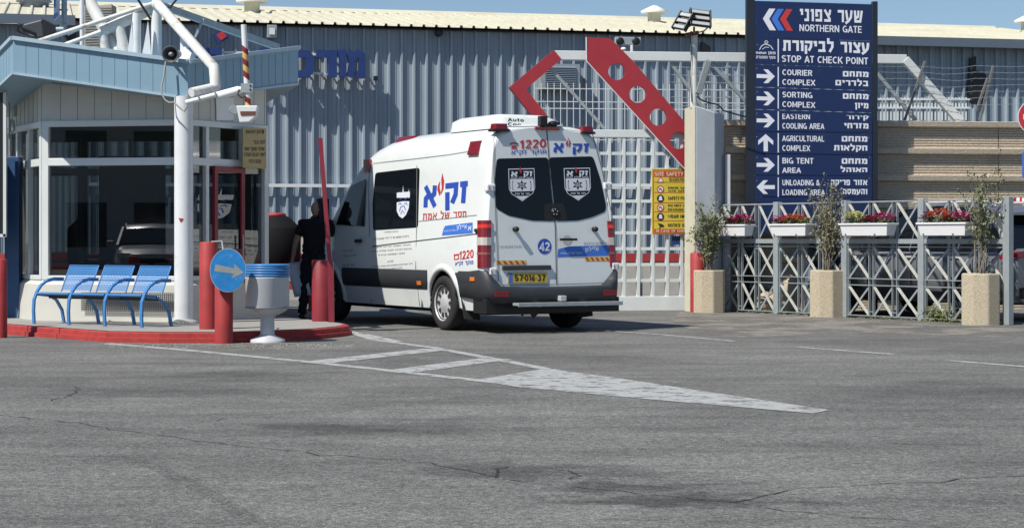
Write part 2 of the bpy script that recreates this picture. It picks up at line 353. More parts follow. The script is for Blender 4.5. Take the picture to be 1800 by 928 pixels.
LATG = {
'A': (.70, [[(.06,0),(.35,.97)], [(.64,0),(.35,.97)], [(.18,.30),(.52,.30)]]),
'B': (.64, [[(.1,0),(.1,1)], [(.1,.92)] + arc_(.36,.73,.18,.19,90,-90,6) + [(.1,.54)], [(.1,.52)] + arc_(.36,.30,.22,.22,90,-90,6) + [(.1,.08)]]),
'C': (.66, [arc_(.36,.5,.27,.42,50,310,14)]),
'D': (.68, [[(.1,0),(.1,1)], [(.1,.92)] + arc_(.30,.5,.28,.42,90,-90,10) + [(.1,.08)]]),
'E': (.58, [[(.1,0),(.1,1)], [(.1,.92),(.54,.92)], [(.1,.52),(.50,.52)], [(.1,.08),(.55,.08)]]),
'F': (.54, [[(.1,0),(.1,1)], [(.1,.92),(.52,.92)], [(.1,.50),(.46,.50)]]),
'G': (.70, [arc_(.36,.5,.27,.42,55,330,14), [(.62,0),(.62,.46)], [(.40,.44),(.62,.44)]]),
'H': (.68, [[(.1,0),(.1,1)], [(.58,0),(.58,1)], [(.1,.52),(.58,.52)]]),
'I': (.22, [[(.11,0),(.11,1)]]),
'J': (.5, [[(.40,1),(.40,.3)] + arc_(.23,.25,.17,.17,0,-180,6)]),
'K': (.68, [[(.1,0),(.1,1)], [(.62,1),(.14,.42)], [(.28,.56),(.64,0)]]),
'L': (.54, [[(.1,0),(.1,1)], [(.1,.08),(.52,.08)]]),
'M': (.80, [[(.1,0),(.1,1)], [(.70,0),(.70,1)], [(.12,.97),(.40,.2),(.68,.97)]]),
'N': (.70, [[(.1,0),(.1,1)], [(.60,0),(.60,1)], [(.12,.95),(.58,.05)]]),
'O': (.72, [arc_(.36,.5,.27,.42,90,450,18)]),
'P': (.62, [[(.1,0),(.1,1)], [(.1,.92)] + arc_(.34,.70,.20,.22,90,-90,6) + [(.1,.48)]]),
'Q': (.72, [arc_(.36,.5,.27,.42,90,450,18), [(.45,.25),(.66,-.02)]]),
'R': (.66, [[(.1,0),(.1,1)], [(.1,.92)] + arc_(.35,.71,.20,.21,90,-90,6) + [(.1,.50)], [(.36,.48),(.58,0)]]),
'S': (.62, [arc_(.31,.72,.21,.20,30,250,8) + arc_(.31,.29,.23,.21,80,-150,9)]),
'T': (.58, [[(.02,.92),(.56,.92)], [(.29,0),(.29,.92)]]),
'U': (.68, [[(.1,1),(.1,.32)] + arc_(.34,.32,.24,.24,180,360,8) + [(.58,1)]]),
'V': (.66, [[(.05,1),(.33,.04)], [(.61,1),(.33,.04)]]),
'W': (.92, [[(.05,1),(.25,.04),(.46,.9),(.67,.04),(.87,1)]]),
'X': (.66, [[(.05,0),(.61,1)], [(.05,1),(.61,0)]]),
'Y': (.64, [[(.05,1),(.32,.48),(.32,0)], [(.59,1),(.32,.46)]]),
'Z': (.60, [[(.05,.92),(.54,.92),(.06,.08),(.56,.08)]]),
'0': (.62, [arc_(.31,.5,.22,.42,90,450,16)]),
'1': (.46, [[(.30,0),(.30,1)], [(.28,.92),(.06,.72)]]),
'2': (.60, [arc_(.29,.70,.21,.22,165,-20,8) + [(.10,.09),(.54,.09)]]),
'3': (.60, [arc_(.28,.72,.20,.20,150,-80,8), arc_(.28,.30,.22,.22,80,-150,8)]),
'4': (.62, [[(.44,0),(.44,.96),(.06,.30),(.60,.30)]]),
'5': (.60, [[(.52,.92),(.14,.92),(.11,.52)] + arc_(.29,.31,.23,.23,110,-150,9)]),
'6': (.60, [arc_(.30,.29,.21,.21,90,450,12), [(.44,.92),(.20,.62),(.10,.32)]]),
'7': (.56, [[(.05,.92),(.52,.92),(.22,0)]]),
'8': (.60, [arc_(.30,.72,.18,.20,90,450,12), arc_(.30,.29,.21,.21,90,450,12)]),
'9': (.60, [arc_(.30,.70,.21,.21,90,450,12), [(.50,.68),(.40,.35),(.16,.06)]]),
'-': (.34, [[(.04,.45),(.30,.45)]]), '&': (.72, [[(.66,.0),(.18,.72)] + arc_(.32,.76,.14,.16,190,-10,6) + [(.12,.32)] + arc_(.30,.26,.19,.18,170,330,6) + [(.62,.48)]]),
'u': (.58, [[(.1,.7),(.1,.28)] + arc_(.28,.25,.18,.18,180,360,6) + [(.46,.7)]]), 't': (.40, [[(.18,.95),(.18,.1),(.36,.08)], [(.02,.66),(.36,.66)]]), 'o': (.60, [arc_(.30,.35,.21,.29,90,450,14)]),
'm': (.80, [[(.1,0),(.1,.7)], [(.1,.62),(.38,.62),(.38,0)], [(.38,.62),(.66,.62),(.66,0)]]), 'a': (.58, [arc_(.28,.32,.19,.26,90,450,12), [(.48,.7),(.48,0)]]), 'n': (.58, [[(.1,0),(.1,.7)], [(.1,.62),(.46,.62),(.46,0)]]),
' ': (.34, []),
}
def latin(text, off=.02):
    t = .13 + off * 1.6; V = []; Fc = []; x = 0; lay = 0
    for ch in text:
        w, st = LATG[ch]
        for s in st:
            v, f = ribbon(s, t); k = len(V); lay = (lay + 1) % 4
            V += [(p.x + x, p.y, lay) for p in v]; Fc += [[i + k for i in q] for q in f]
        x += w + .06
    return V, Fc, x - .06
def fit(mb, glyphs, x0, x1, y0, y1, fn, flip=True):
    """stretch lettering over the rectangle x0..x1, baseline y1, cap line y0 of a sign; fn maps (x, y, lift) to 3D"""
    V, Fc, w = glyphs
    P = [fn(x0 + (x1 - x0) * v[0] / w, y1 + (y0 - y1) * v[1], v[2] * .0003) for v in V]
    mb.add(P, Fc)
def stroke(mb, pts, t, fn, lift=0):
    v, f = ribbon(pts, t); mb.add([fn(p.x, p.y, lift) for p in v], f)
def poly(mb, pts, fn, lift=0): mb.add([fn(x, y, lift) for x, y in pts], [tuple(range(len(pts)))])
def circ(cx, cy, rx, ry, n=24): return [(cx + rx * math.cos(2 * math.pi * i / n), cy + ry * math.sin(2 * math.pi * i / n)) for i in range(n)]
# ================================================================== GROUND
def asphalt():
    m = bpy.data.materials.new('asphalt'); m.use_nodes = True; t = m.node_tree; N = t.nodes; L = t.links
    b = N['Principled BSDF']; b.inputs['Roughness'].default_value = .82; b.inputs['Specular IOR Level'].default_value = .35
    tc = N.new('ShaderNodeTexCoord')
    def noise(sc, det=6, rough=.6, stretch=None, rot=0):
        n = N.new('ShaderNodeTexNoise'); n.inputs['Scale'].default_value = sc; n.inputs['Detail'].default_value = det; n.inputs['Roughness'].default_value = rough
        if stretch:
            mp = N.new('ShaderNodeMapping'); mp.inputs['Scale'].default_value = stretch; mp.inputs['Rotation'].default_value = (0, 0, rot); L.new(tc.outputs['Object'], mp.inputs[0]); L.new(mp.outputs[0], n.inputs['Vector'])
        else: L.new(tc.outputs['Object'], n.inputs['Vector'])
        return n.outputs[0]
    def mr(s, a, b_, c, d):
        n = N.new('ShaderNodeMapRange'); n.inputs[1].default_value = a; n.inputs[2].default_value = b_; n.inputs[3].default_value = c; n.inputs[4].default_value = d; L.new(s, n.inputs[0]); return n.outputs[0]
    def mth(op, a, b_):
        n = N.new('ShaderNodeMath'); n.operation = op
        for i, x in enumerate((a, b_)):
            if isinstance(x, (int, float)): n.inputs[i].default_value = x
            else: L.new(x, n.inputs[i])
        return n.outputs[0]
    val = mr(noise(.28, 8, .65), .3, .7, .74, 1.22)                     # broad wear
    val = mth('MULTIPLY', val, mr(noise(1.6, 8, .7), .3, .7, .86, 1.14))
    val = mth('MULTIPLY', val, mr(noise(1.0, 8, .7, (.55, 1.7, 1), R(-14)), .45, .70, 1.05, .74))  # drive streaks across
    val = mth('MULTIPLY', val, mr(noise(1.0, 8, .7, (.4, 1.3, 1), R(20)), .50, .70, 1.03, .80))
    val = mth('MULTIPLY', val, mr(noise(60, 3, .9), .32, .68, .6, 1.45))  # aggregate
    val = mth('MULTIPLY', val, mr(noise(18, 5, .9), .36, .66, .66, 1.42))
    vo = N.new('ShaderNodeTexVoronoi'); vo.inputs['Scale'].default_value = 95; L.new(tc.outputs['Object'], vo.inputs['Vector'])
    val = mth('MULTIPLY', val, mr(vo.outputs['Distance'], 0, .5, 1.2, .92))
    for sc_, lo_, hi_ in ((58, .72, 1.28), (130, .70, 1.30)):
        v2 = N.new('ShaderNodeTexVoronoi'); v2.inputs['Scale'].default_value = sc_; L.new(tc.outputs['Object'], v2.inputs['Vector']); s2 = N.new('ShaderNodeSeparateColor'); L.new(v2.outputs['Color'], s2.inputs[0]); val = mth('MULTIPLY', val, mr(s2.outputs[0], 0, 1, lo_, hi_))
    val = mth('MULTIPLY', val, mr(noise(1.0, 10, .75, (1.2, 4.5, 1), R(6)), .54, .66, 1.0, .72))
    val = mth('MULTIPLY', val, mr(noise(3.1, 10, .8, (1, 2.2, 1), R(-8)), .56, .68, 1.0, .80))
    # oil stains with their own places
    sp = N.new('ShaderNodeSeparateXYZ'); dn = N.new('ShaderNodeTexNoise'); dn.inputs['Scale'].default_value = 2.2; dn.inputs['Detail'].default_value = 6
    L.new(tc.outputs['Object'], dn.inputs['Vector'])
    va = N.new('ShaderNodeVectorMath'); va.operation = 'SCALE'; va.inputs['Scale'].default_value = 1.5; L.new(dn.outputs['Color'], va.inputs[0])
    vb = N.new('ShaderNodeVectorMath'); vb.operation = 'ADD'; L.new(tc.outputs['Object'], vb.inputs[0]); L.new(va.outputs[0], vb.inputs[1]); L.new(vb.outputs[0], sp.inputs[0])
    for (px, py, rx, ry, k) in ((610, 752, .95, .55, .45), (940, 828, .65, .35, .6), (1190, 878, .85, .25, .45), (1100, 855, .5, .18, .5), (420, 660, 1.0, .8, .7), (1720, 690, 1.6, 1.2, .65), (300, 690, 1.2, .5, .75), (820, 738, .5, .3, .7)):
        c = gd(px, py); dx = mth('DIVIDE', mth('SUBTRACT', sp.outputs[0], c.x + .75), rx); dy = mth('DIVIDE', mth('SUBTRACT', sp.outputs[1], c.y + .75), ry)
        r = mth('SQRT', mth('ADD', mth('MULTIPLY', dx, dx), mth('MULTIPLY', dy, dy)), 0)
        val = mth('MULTIPLY', val, mr(r, .35, 1.15, k, 1))
    cb = N.new('ShaderNodeVectorMath'); cb.operation = 'SCALE'; cb.inputs[0].default_value = (.168, .167, .156); L.new(val, cb.inputs['Scale'])
    L.new(cb.outputs[0], b.inputs['Base Color'])
    bp = N.new('ShaderNodeBump'); bp.inputs['Strength'].default_value = .7; bp.inputs['Distance'].default_value = .008; L.new(v2.outputs['Distance'], bp.inputs['Height']); L.new(bp.outputs[0], b.inputs['Normal'])
    return m
ASPH = asphalt()
g = MB(); g.add([(-300, -200, 0), (300, -200, 0), (300, 500, 0), (-300, 500, 0)], [(0, 1, 2, 3)])
props(g.build('ground', ASPH), kind='structure')

def worn(name, col, amt, scale=3.5, fine=30, rough=.8):
    m = mat(name, col, rough, var=.12, scale=20); t = m.node_tree; N = t.nodes; L = t.links
    b = N['Principled BSDF']; out = N['Material Output']
    tc = N.new('ShaderNodeTexCoord')
    a = N.new('ShaderNodeTexNoise'); a.inputs['Scale'].default_value = scale; a.inputs['Detail'].default_value = 12; a.inputs['Roughness'].default_value = .75
    L.new(tc.outputs['Object'], a.inputs['Vector'])
    r = N.new('ShaderNodeMapRange'); r.inputs[1].default_value = amt; r.inputs[2].default_value = amt + .14; L.new(a.outputs[0], r.inputs[0])
    tr = N.new('ShaderNodeBsdfTransparent'); mx = N.new('ShaderNodeMixShader'); L.new(r.outputs[0], mx.inputs[0]); L.new(tr.outputs[0], mx.inputs[1]); L.new(b.outputs[0], mx.inputs[2]); L.new(mx.outputs[0], out.inputs[0])
    return m
LINE = worn('worn_road_paint', (.37, .38, .37), .36, 5)
LINE2 = worn('faded_road_paint', (.42, .42, .41), .36, 6)
def flat(name, polys, m, z=.004):
    b = MB()
    for p in polys:
        b.add([gd(x, y) + Vector((0, 0, z)) for x, y in p], [tuple(range(len(p)))])
    return props(b.build(name, m), kind='structure')
def gline(p, w, z=.004):          # painted line along pixel waypoints, real width w
    q = [gd(x, y) for x, y in p]; v, f = ribbon([(a.x, a.y) for a in q], w); return [Vector((a.x, a.y, z)) for a in v], f
ml = MB()
for p, w in (([(185, 604), (330, 616), (560, 638), (760, 660), (905, 676)], .16), ([(600, 578), (660, 598), (760, 611), (900, 637), (990, 655)], .14),
             ([(560, 637), (768, 614)], .36), ([(705, 653), (872, 631)], .36)):
    v, f = gline(p, w); ml.add(v, f)
ml.add([gd(x, y) + Vector((0, 0, .004)) for x, y in ((838, 668), (960, 648), (1100, 667), (1250, 690), (1458, 721), (1430, 727), (1150, 703), (905, 680))], [tuple(range(8))])
for p in ml.v: p.z = .004
for i, p in enumerate(ml.v): p.z += .0001 * (i % 2)
props(ml.build('lane_markings', LINE), kind='structure')
m2 = MB()
for p, w in (([(1398, 610), (1570, 623)], .10), ([(1668, 634), (1830, 647)], .11), ([(1030, 579), (1160, 588), (1290, 600)], .09), ([(640, 588), (700, 601)], .12)):
    v, f = gline(p, w); m2.add(v, f)
props(m2.build('faded_lane_markings', LINE2), kind='structure')
APR = worn('concrete_apron_paving', (.215, .20, .175), .40, 1.0)
flat('pavement_apron', [[(1195, 549), (1420, 556), (1600, 568), (1830, 580), (1830, 596), (1500, 584), (1300, 594), (1240, 590), (1180, 566)]], APR, .002)
# cracks
ck = MB(); random.seed(3)
for pts, w in (([(-20, 728), (60, 735), (150, 746), (230, 760), (330, 772), (450, 787), (560, 800), (700, 808), (800, 822), (870, 838)], .035), ([(870, 838), (868, 830), (876, 822), (892, 820)], .05), ([(985, 825), (1008, 828), (1012, 836), (1000, 842)], .03),
               ([(880, 842), (960, 852), (1040, 858), (1130, 868), (1290, 882), (1340, 872), (1400, 860), (1480, 854), (1560, 850), (1650, 846), (1720, 838), (1830, 834)], .035), ([(1290, 882), (1380, 897), (1500, 908), (1600, 915)], .03),
               ([(85, 705), (120, 696), (140, 684), (132, 680)], .035), ([(350, 742), (470, 728), (600, 718), (720, 708), (920, 688)], .02)):
    q = [gd(x, y) for x, y in pts]; z = []
    for a, b in zip(q, q[1:]):
        n = max(2, int((b - a).length / .12))
        for i in range(n): z.append(a.lerp(b, i / n) + Vector((random.uniform(-.03, .03), random.uniform(-.05, .05), 0)))
    z.append(q[-1]); ww = w * .36
    v, f = ribbon([(p.x, p.y) for p in z], ww); ck.add([(p.x, p.y, .003) for p in v], f)
props(ck.build('asphalt_cracks', worn('crack_filler', (.03, .03, .03), .40, 6)), kind='structure')
q = MB(); v, f = gline([(225, 800), (280, 824), (330, 848), (390, 880), (450, 922)], .10, .0035); q.add(v, f); props(q.build('skid_mark', worn('rubber_mark', (.118, .116, .11), .50, 50)), kind='structure')
# loose dirt strip along the kerb and fence
flat('kerb_dirt', [[(195, 603), (380, 606), (500, 600), (520, 603), (480, 609), (380, 613), (280, 609)]], worn('dust', (.26, .22, .17), .48, 5), .0055)

random.seed(31); q = MB()
for k in range(560):
    if k < 330: p = gd(random.uniform(190, 620), random.choice((604, 606, 608)) + abs(random.gauss(0, 3)) - (0 if k % 2 else 1))
    elif k < 560: p = gd(random.uniform(1230, 1800), 560 + random.uniform(0, 14))
    else: p = gd(random.uniform(0, 1800), random.uniform(610, 900))
    r_ = random.uniform(.003, .007); q.add([p + Vector((-r_, -r_, 0)), p + Vector((r_, -r_ * .6, 0)), p + Vector((r_ * .4, r_, 0)), p + Vector((0, 0, r_ * 1.3))], [(0, 1, 3), (1, 2, 3), (2, 0, 3)])
props(q.build('grit', M['concrete']), 'scattered grit and small stones along the kerb and the fence foot', 'grit', kind='stuff')
# ------------------------------------------------------------------ kerbed island
KZ = .12
ILP = [(-6.2, gd(0, 571, KZ).y + .6)]
isl_px = [(4, 570), (22, 571.5), (187, 583), (280, 584.5), (377, 584.5), (485, 582), (560, 578), (600, 574), (614, 571.5), (604, 568), (575, 565), (540, 561)]
ip = [gd(x, y, KZ) for x, y in isl_px]
ip = [Vector((-14, 27.6, KZ)), Vector((-7.2, 25.3, KZ))] + ip + [Vector((-3.75, 28.6, KZ)), Vector((-5, 34, KZ)), Vector((-14, 34, KZ))]
cen = Vector((-6.5, 28, KZ))
def off(poly, d):
    out = []; n = len(poly)
    for i, p in enumerate(poly):
        a = (p - poly[i - 1]).normalized(); b = (poly[(i + 1) % n] - p).normalized(); t = (a + b).normalized(); nn = Vector((t.y, -t.x, 0)); out.append(p + nn * d)
    return out
inner = off(ip, -.07)
tp = MB(); tp.add([p + Vector((0, 0, .006)) for p in inner], [tuple(range(len(inner)))])
props(tp.build('island_paving', M['pave']), kind='structure')
kb = MB(); n = len(ip); lo = off(ip, .035)
rings = [[Vector((p.x, p.y, 0)) for p in lo], [Vector((p.x, p.y, .052)) for p in lo], [Vector((p.x, p.y, .056)) for p in ip], [Vector((p.x, p.y, KZ - .01)) for p in ip], [Vector((p.x, p.y, KZ)) for p in off(ip, -.012)], [Vector((p.x, p.y, KZ)) for p in inner], [Vector((p.x, p.y, KZ - .05)) for p in inner]]
kb.loft(rings, caps=False, smooth=False)
props(kb.build('kerb', M['kerbred']), kind='structure')
q = MB()
for a, b_ in zip(ip[1:], ip[2:-2]):
    L_ = (b_ - a).length; u_ = (b_ - a).normalized(); n_ = Vector((u_.y, -u_.x, 0))
    for i in range(int(L_ / .8)):
        c = a + u_ * (.4 + i * .8); q.frame(c + n_ * .0175 + Vector((0, 0, -KZ + .028)), u_, n_, Vector((0, 0, 1)), .012, .04, .056); q.frame(c - n_ * .03 + Vector((0, 0, -.03)), u_, n_, Vector((0, 0, 1)), .012, .068, .064)
props(q.build('kerb_joints', M['seam']), kind='structure')
iw = MB(); iw.add([p + Vector((0, 0, -.03)) for p in inner], [tuple(range(len(inner)))])

# ================================================================== WAREHOUSE
wu = Vector((1, .235, 0)).normalized(); wnn = Vector((.235, -1, 0)).normalized()
W0 = Vector((-4.5, 42, 0))
def wh(s, o=0, z=0): return W0 + wu * s + wnn * o + Vector((0, 0, z))     # s along the wall, o out towards the yard
def whpx(px, py, o=.1): 
    p = ray_plane(px, py, wh(0, o), wnn); return (p - W0).dot(wu), p.z
ware = thing('warehouse', 'long blue-grey ribbed steel warehouse with a cream roof behind the gate', 'warehouse', (-4.5, 42, 0))
EZ = 5.745; pit = .275
b = MB(); prof = []
s = -11.0
while s < 19.0:
    prof += [(s, 0), (s + .095, 0), (s + .100, .012), (s + .112, .012), (s + .117, 0), (s + .20, 0), (s + .212, .075), (s + .255, .075), (s + .267, 0)]; s += pit
vs_ = [wh(a, o, 0) for a, o in prof] + [wh(a, o, EZ) for a, o in prof]; k = len(prof)
b.add(vs_, [(i, i + 1, k + i + 1, k + i) for i in range(k - 1)])
b.build('wall', M['clad'], ware)
# rear and side walls so that the shed is a closed volume
b = MB(); b.prism([wh(-11, -.05, 0), wh(19, -.05, 0), wh(19, -.05, EZ), wh(-11, -.05, EZ)], -wnn * .1); b.prism([wh(-11, -12, 0), wh(19, -12, 0), wh(19, -12, EZ), wh(-11, -12, EZ)], -wnn * .1)
b.prism([wh(-11, -.2, 0), wh(-11, -12, 0), wh(-11, -12, EZ), wh(-11, -6, EZ + .9), wh(-11, -.2, EZ)], wu * .1); b.prism([wh(18.9, -.2, 0), wh(18.9, -12, 0), wh(18.9, -12, EZ), wh(18.9, -6, EZ + .9), wh(18.9, -.2, EZ)], wu * .1)
b.build('inner_wall', M['clad'], ware)
b = MB(); prof = []; s = -11.1
while s < 19.2:
    prof += [(s, 0), (s + .19, 0), (s + .205, .05), (s + .25, .05), (s + .265, 0)]; s += pit
RH = 1.0
for side in (0, 1):
    e = [wh(a, .30 if side == 0 else -12.3, EZ + .02 + o) for a, o in prof]; rg = [wh(a, -6, EZ + .02 + RH + o) for a, o in prof]; k = len(prof)
    b.add(e + rg, [(i, i + 1, k + i + 1, k + i) for i in range(k - 1)])
rf = b.build('roof', M['cream'], ware, solid=.006)
b = MB(); b.prism([wh(-11.1, -5.7, EZ + RH - .01), wh(-11.1, -5.98, EZ + RH + .11), wh(-11.1, -6.25, EZ + RH + .03)], wu * 30.3); b.build('ridge_cap', M['cream'], rf)
# replacement / dirty roof sheets
def eave_gutter(s0, s1):
    g = MB(); g.prism([wh(s0, .26, EZ - .14), wh(s0, .42, EZ - .14), wh(s0, .45, EZ + .06), wh(s0, .26, EZ + .06)], wu * (s1 - s0)); g.build('gutter', M['galvblue'], ware)
M['galvblue'] = mat('gutter_grey_blue', (.17, .215, .265), .5, var=.05)
eave_gutter(-11, whpx(132, 40)[0]); eave_gutter(whpx(1470, 70)[0], 19)
b = MB(); b.prism([wh(-11, .085, EZ - .03), wh(-11, .12, EZ - .03), wh(-11, .12, EZ), wh(-11, .085, EZ)], wu * 30); b.build('eave_trim', M['seam'], ware)
def whbox(px0, py0, px1, py1, o0, o1, name, m, parent=None, bevel=0):
    (s0, z0), (s1, z1) = whpx(px0, py0, o1), whpx(px1, py1, o1)
    q = MB(); q.prism([wh(s0, o1, z1), wh(s1, o1, z1), wh(s1, o1, z0), wh(s0, o1, z0)], -wnn * (o1 - o0)); return q.build(name, m, parent, bevel=bevel)
# pipe along the wall, lower ledge
b = MB(); s0, z = whpx(470, 326); s1, _ = whpx(1215, 330); b.beam(wh(s0 - 6, .13, z), wh(s1, .13, z), .06, .07); b.build('wall_rail', M['white'], ware)
# torn opening at the right end of the wall
q = MB(); pts = [(1705, 103), (1716, 99), (1716, 124), (1734, 132), (1733, 155), (1728, 186), (1706, 181), (1701, 160), (1703, 130)]
q.prism([wh(*((lambda t: (t[0], .084, t[1]))(whpx(x, y, .084)))) for x, y in pts], -wnn * .05); q.build('torn_opening', M['black'], ware)
q = MB()
for pts in ([(657, 134), (664, 134), (664, 142), (657, 142)], [(1236, 76), (1249, 84), (1248, 95), (1235, 88)], [(1172, 92 + 190), (1178, 279), (1179, 290), (1172, 291)]):
    q.prism([wh(*((lambda t: (t[0], .084, t[1]))(whpx(x, y, .084)))) for x, y in pts], -wnn * .05)
q.build('small_hole', M['black'], ware)
# louvred unit
lv = whbox(951, 112, 1019, 158, .08, .35, 'louvre_housing', M['galv'], ware)
q = MB(); (s0, z0), (s1, z1) = whpx(958, 116, .36), whpx(1012, 152, .36)
for i in range(11):
    zz = z0 + (z1 - z0) * (i + .5) / 11; q.prism([wh(s0, .35, zz + .02), wh(s0, .39, zz - .02), wh(s0, .35, zz - .03)], wu * (s1 - s0))
q.build('slats', M['galvblue'], lv)
# roof vents
def vent(px, py, back, sc, lab):
    D = 42 + .235 * ((px - 900) / F * 45 + 4.5) + back; p = at(px, py, D)
    z0 = EZ + RH * back / 6; t = thing('roof_vent', lab, 'roof vent', (p.x, D, z0), group='roof vents on the warehouse')
    q = MB(); q.lathe([(.26 * sc, -.25), (.26 * sc, p.z - z0)], (p.x, D, z0), 20); q.build('vent_neck', M['cream'], t)
    q = MB(); q.lathe([(.52 * sc, p.z - z0), (.54 * sc, p.z - z0 + .05), (.06, p.z - z0 + .30 * sc), (.0, p.z - z0 + .31 * sc)], (p.x, D, z0), 24); q.build('vent_cap', M['boxwhite'], t)
vent(1150, 24, 4.4, .62, 'cream mushroom vent on the warehouse roof above the red gate plate')
vent(443, 5, 4.4, .70, 'wide flat-capped vent on the warehouse roof right of the truss tubes')
vent(1806, 40, 4.4, .62, 'white conical roof vent cut by the right edge of the photo')
t0 = vent  # left dark vent
q = MB(); p = at(60, 6, 45); q.lathe([(.33, -.6), (.33, 0), (.42, .03), (.3, .12), (0, .18)], p, 20)
props(q.build('roof_vent', M['galvblue']), 'low dark dome vent on the cream roof behind the street sign pole', 'roof vent', 'roof vents on the warehouse')

# channel letters of the warehouse sign
sg = thing('wall_sign', 'dark blue raised Hebrew letters on white rails across the warehouse wall', 'wall sign', tuple(wh(0, .1, 4.6)))
def letter(ch, px0, px1, py0, py1, nm='letter'):
    (s0, z0), (s1, z1) = whpx(px0, py0, .45), whpx(px1, py1, .45)
    w, st = HEB[ch]; q = MB()
    for i, c in enumerate(st):
        v, f = ribbon(c, .29); sx = (s1 - s0) / (w - .02)
        P = [wh(s0 + (p.x + .06) * sx, .45 + i * .004, z1 + p.y * (z0 - z1)) for p in v]; k = len(P)
        n = k // 2; loop = list(range(n)) + list(range(k - 1, n - 1, -1))
        q.add(P + [a - wnn * .13 for a in P], f + [tuple(j + k for j in reversed(ff)) for ff in f] + [(loop[j], loop[(j + 1) % k], k + loop[(j + 1) % k], k + loop[j]) for j in range(k)])
    o = q.build(nm, M['lettering'], sg); return o
letter('מ', 609, 638, 90, 136); letter('ו', 592, 604, 90, 136); letter('ר', 553, 586, 90, 136); letter('כ', 512, 546, 90, 135)
letter('ל', 470, 500, 88, 132); letter('ו', 455, 466, 87, 131)
for i, (a, b_) in enumerate(((320, 352), (356, 386))): letter('סם'[i], a, b_, 86 - i, 128)
q = MB()
for py in (95, 129):
    (s0, z0), (s1, _) = whpx(320, py - 4, .3), whpx(634, py, .3); q.beam(wh(s0, .30, z0), wh(s1, .30, z0), .04, .05)
for px in (340, 460, 545, 585, 625):
    for py in (95, 129):
        s0, z0 = whpx(px, py, .3); q.beam(wh(s0, .0, z0), wh(s0, .3, z0), .03, .03)
q.build('sign_rail', M['white'], sg)
def logo_tile():
    q = MB(); fn = lambda x, y, l=0: (lambda t: wh(t[0], .42 + l, t[1]))(whpx(x, y, .42))
    t = thing('wall_logo', 'dark blue square tile with a red diamond on the warehouse wall above the booth', 'wall logo', tuple(fn(387, 66)))
    q.prism([fn(375, 60), (fn(390, 52)), fn(404, 63), fn(401, 68), fn(383, 78)], -wnn * .12); q.build('tile', M['lettering'], t)
    q = MB(); q.prism([fn(380, 62, .02), fn(391, 55, .02), fn(399, 64, .02), fn(388, 72, .02)], -wnn * .01); q.build('diamond', M['arrowred'], t)
    q = MB(); c = fn(388, 66); q.beam(c - wnn * .42, c - wnn * .1, .04, .04); q.build('bracket', M['galv'], t)
logo_tile()
# wall lamps / camera on the cladding
def wallbox(px0, py0, px1, py1, lab, name, cat, m1=None, m2=None):
    t = thing(name, lab, cat, tuple(wh(whpx(px0, py0)[0], .1, whpx(px0, py0)[1])))
    whbox(px0, py0, px1, py1, .08, .32, 'housing', m1 or M['galv'], t, .01); ax = (px1 - px0) * .22; ay = (py1 - py0) * .25
    whbox(px0 + ax, py0 + ay, px1 - ax, py1 - ay, .325, .34, 'lens', m2 or M['boxwhite'], t)
wallbox(470, 44, 487, 67, 'square grey floodlight on the warehouse wall above the blue canopy', 'wall_floodlight', 'floodlight')
q = MB(); s0, z0 = whpx(772, 58, .2); q.sphere(wh(s0, .16, z0), .09); q.beam(wh(s0, 0, z0 + .05), wh(s0, .16, z0 + .05), .05, .05)
props(q.build('dome_camera', M['black']), 'tiny black dome camera under the warehouse eave above the van', 'camera')

# low far barrier wall with red rail, in front of the warehouse
lw = thing('low_barrier_wall', 'low grey concrete barrier with a red painted top behind the grid gate', 'barrier', (0, 39, 0))
q = MB(); q.beam((-11, 38.4, .38), (6.5, 39.4, .38), .25, .76); q.build('block', M['concrete'], lw)
q = MB(); q.beam((-11, 38.38, .83), (6.5, 39.38, .83), .30, .16); q.build('rail', M['red'], lw)
q = MB(); q.box((-3.2, 40.3, .75), (9, .5, 1.5)); props(q.build('loading_dock', M['concrete']), 'low pale concrete ledge along the foot of the warehouse wall', 'loading dock')

# ================================================================== PRECAST WALL (right)
pu = Vector((1, .12, 0)).normalized(); pn = Vector((.12, -1, 0)).normalized(); P0 = Vector((3.55, 32.95, 0))
prof = [(.0, 0)]
z = 0.0
for zt in (.36, .83, 1.30, 1.77, 2.24, 2.71, 3.18):
    pass
prof = []; z = 0
while z < 3.2:
    for i in range(8):                     # fine grooves, then a thick ledge
        prof += [(z, .0), (z + .026, .0), (z + .03, -.022), (z + .042, -.022)]; z += .044
    prof += [(z, .0), (z + .02, .085), (z + .105, .10), (z + .118, .0)]; z += .12
top = prof[-1][0]
prof = [(a * 3.20 / top, o) for a, o in prof]
q = MB(); L0 = [P0 + pn * o + Vector((0, 0, a)) for a, o in prof]; k = len(prof)
segs = 9
for i in range(segs):
    a = pu * (i * 2.4); bb = pu * (i * 2.4 + 2.385); 
    q.add([p + a for p in L0] + [p + bb for p in L0], [(j, k + j, k + j + 1, j + 1) for j in range(k - 1)])
pw = thing('precast_wall', 'sand coloured ribbed precast concrete wall behind the directional sign', 'wall', tuple(P0))
q.build('ribbed_face', M['precast'], pw)
q = MB(); q.prism([P0 - pn * .04, P0 - pn * .2, P0 - pn * .2 + Vector((0, 0, 3.19)), P0 - pn * .04 + Vector((0, 0, 3.19))], pu * 21.6); q.build('core', M['precast'], pw)
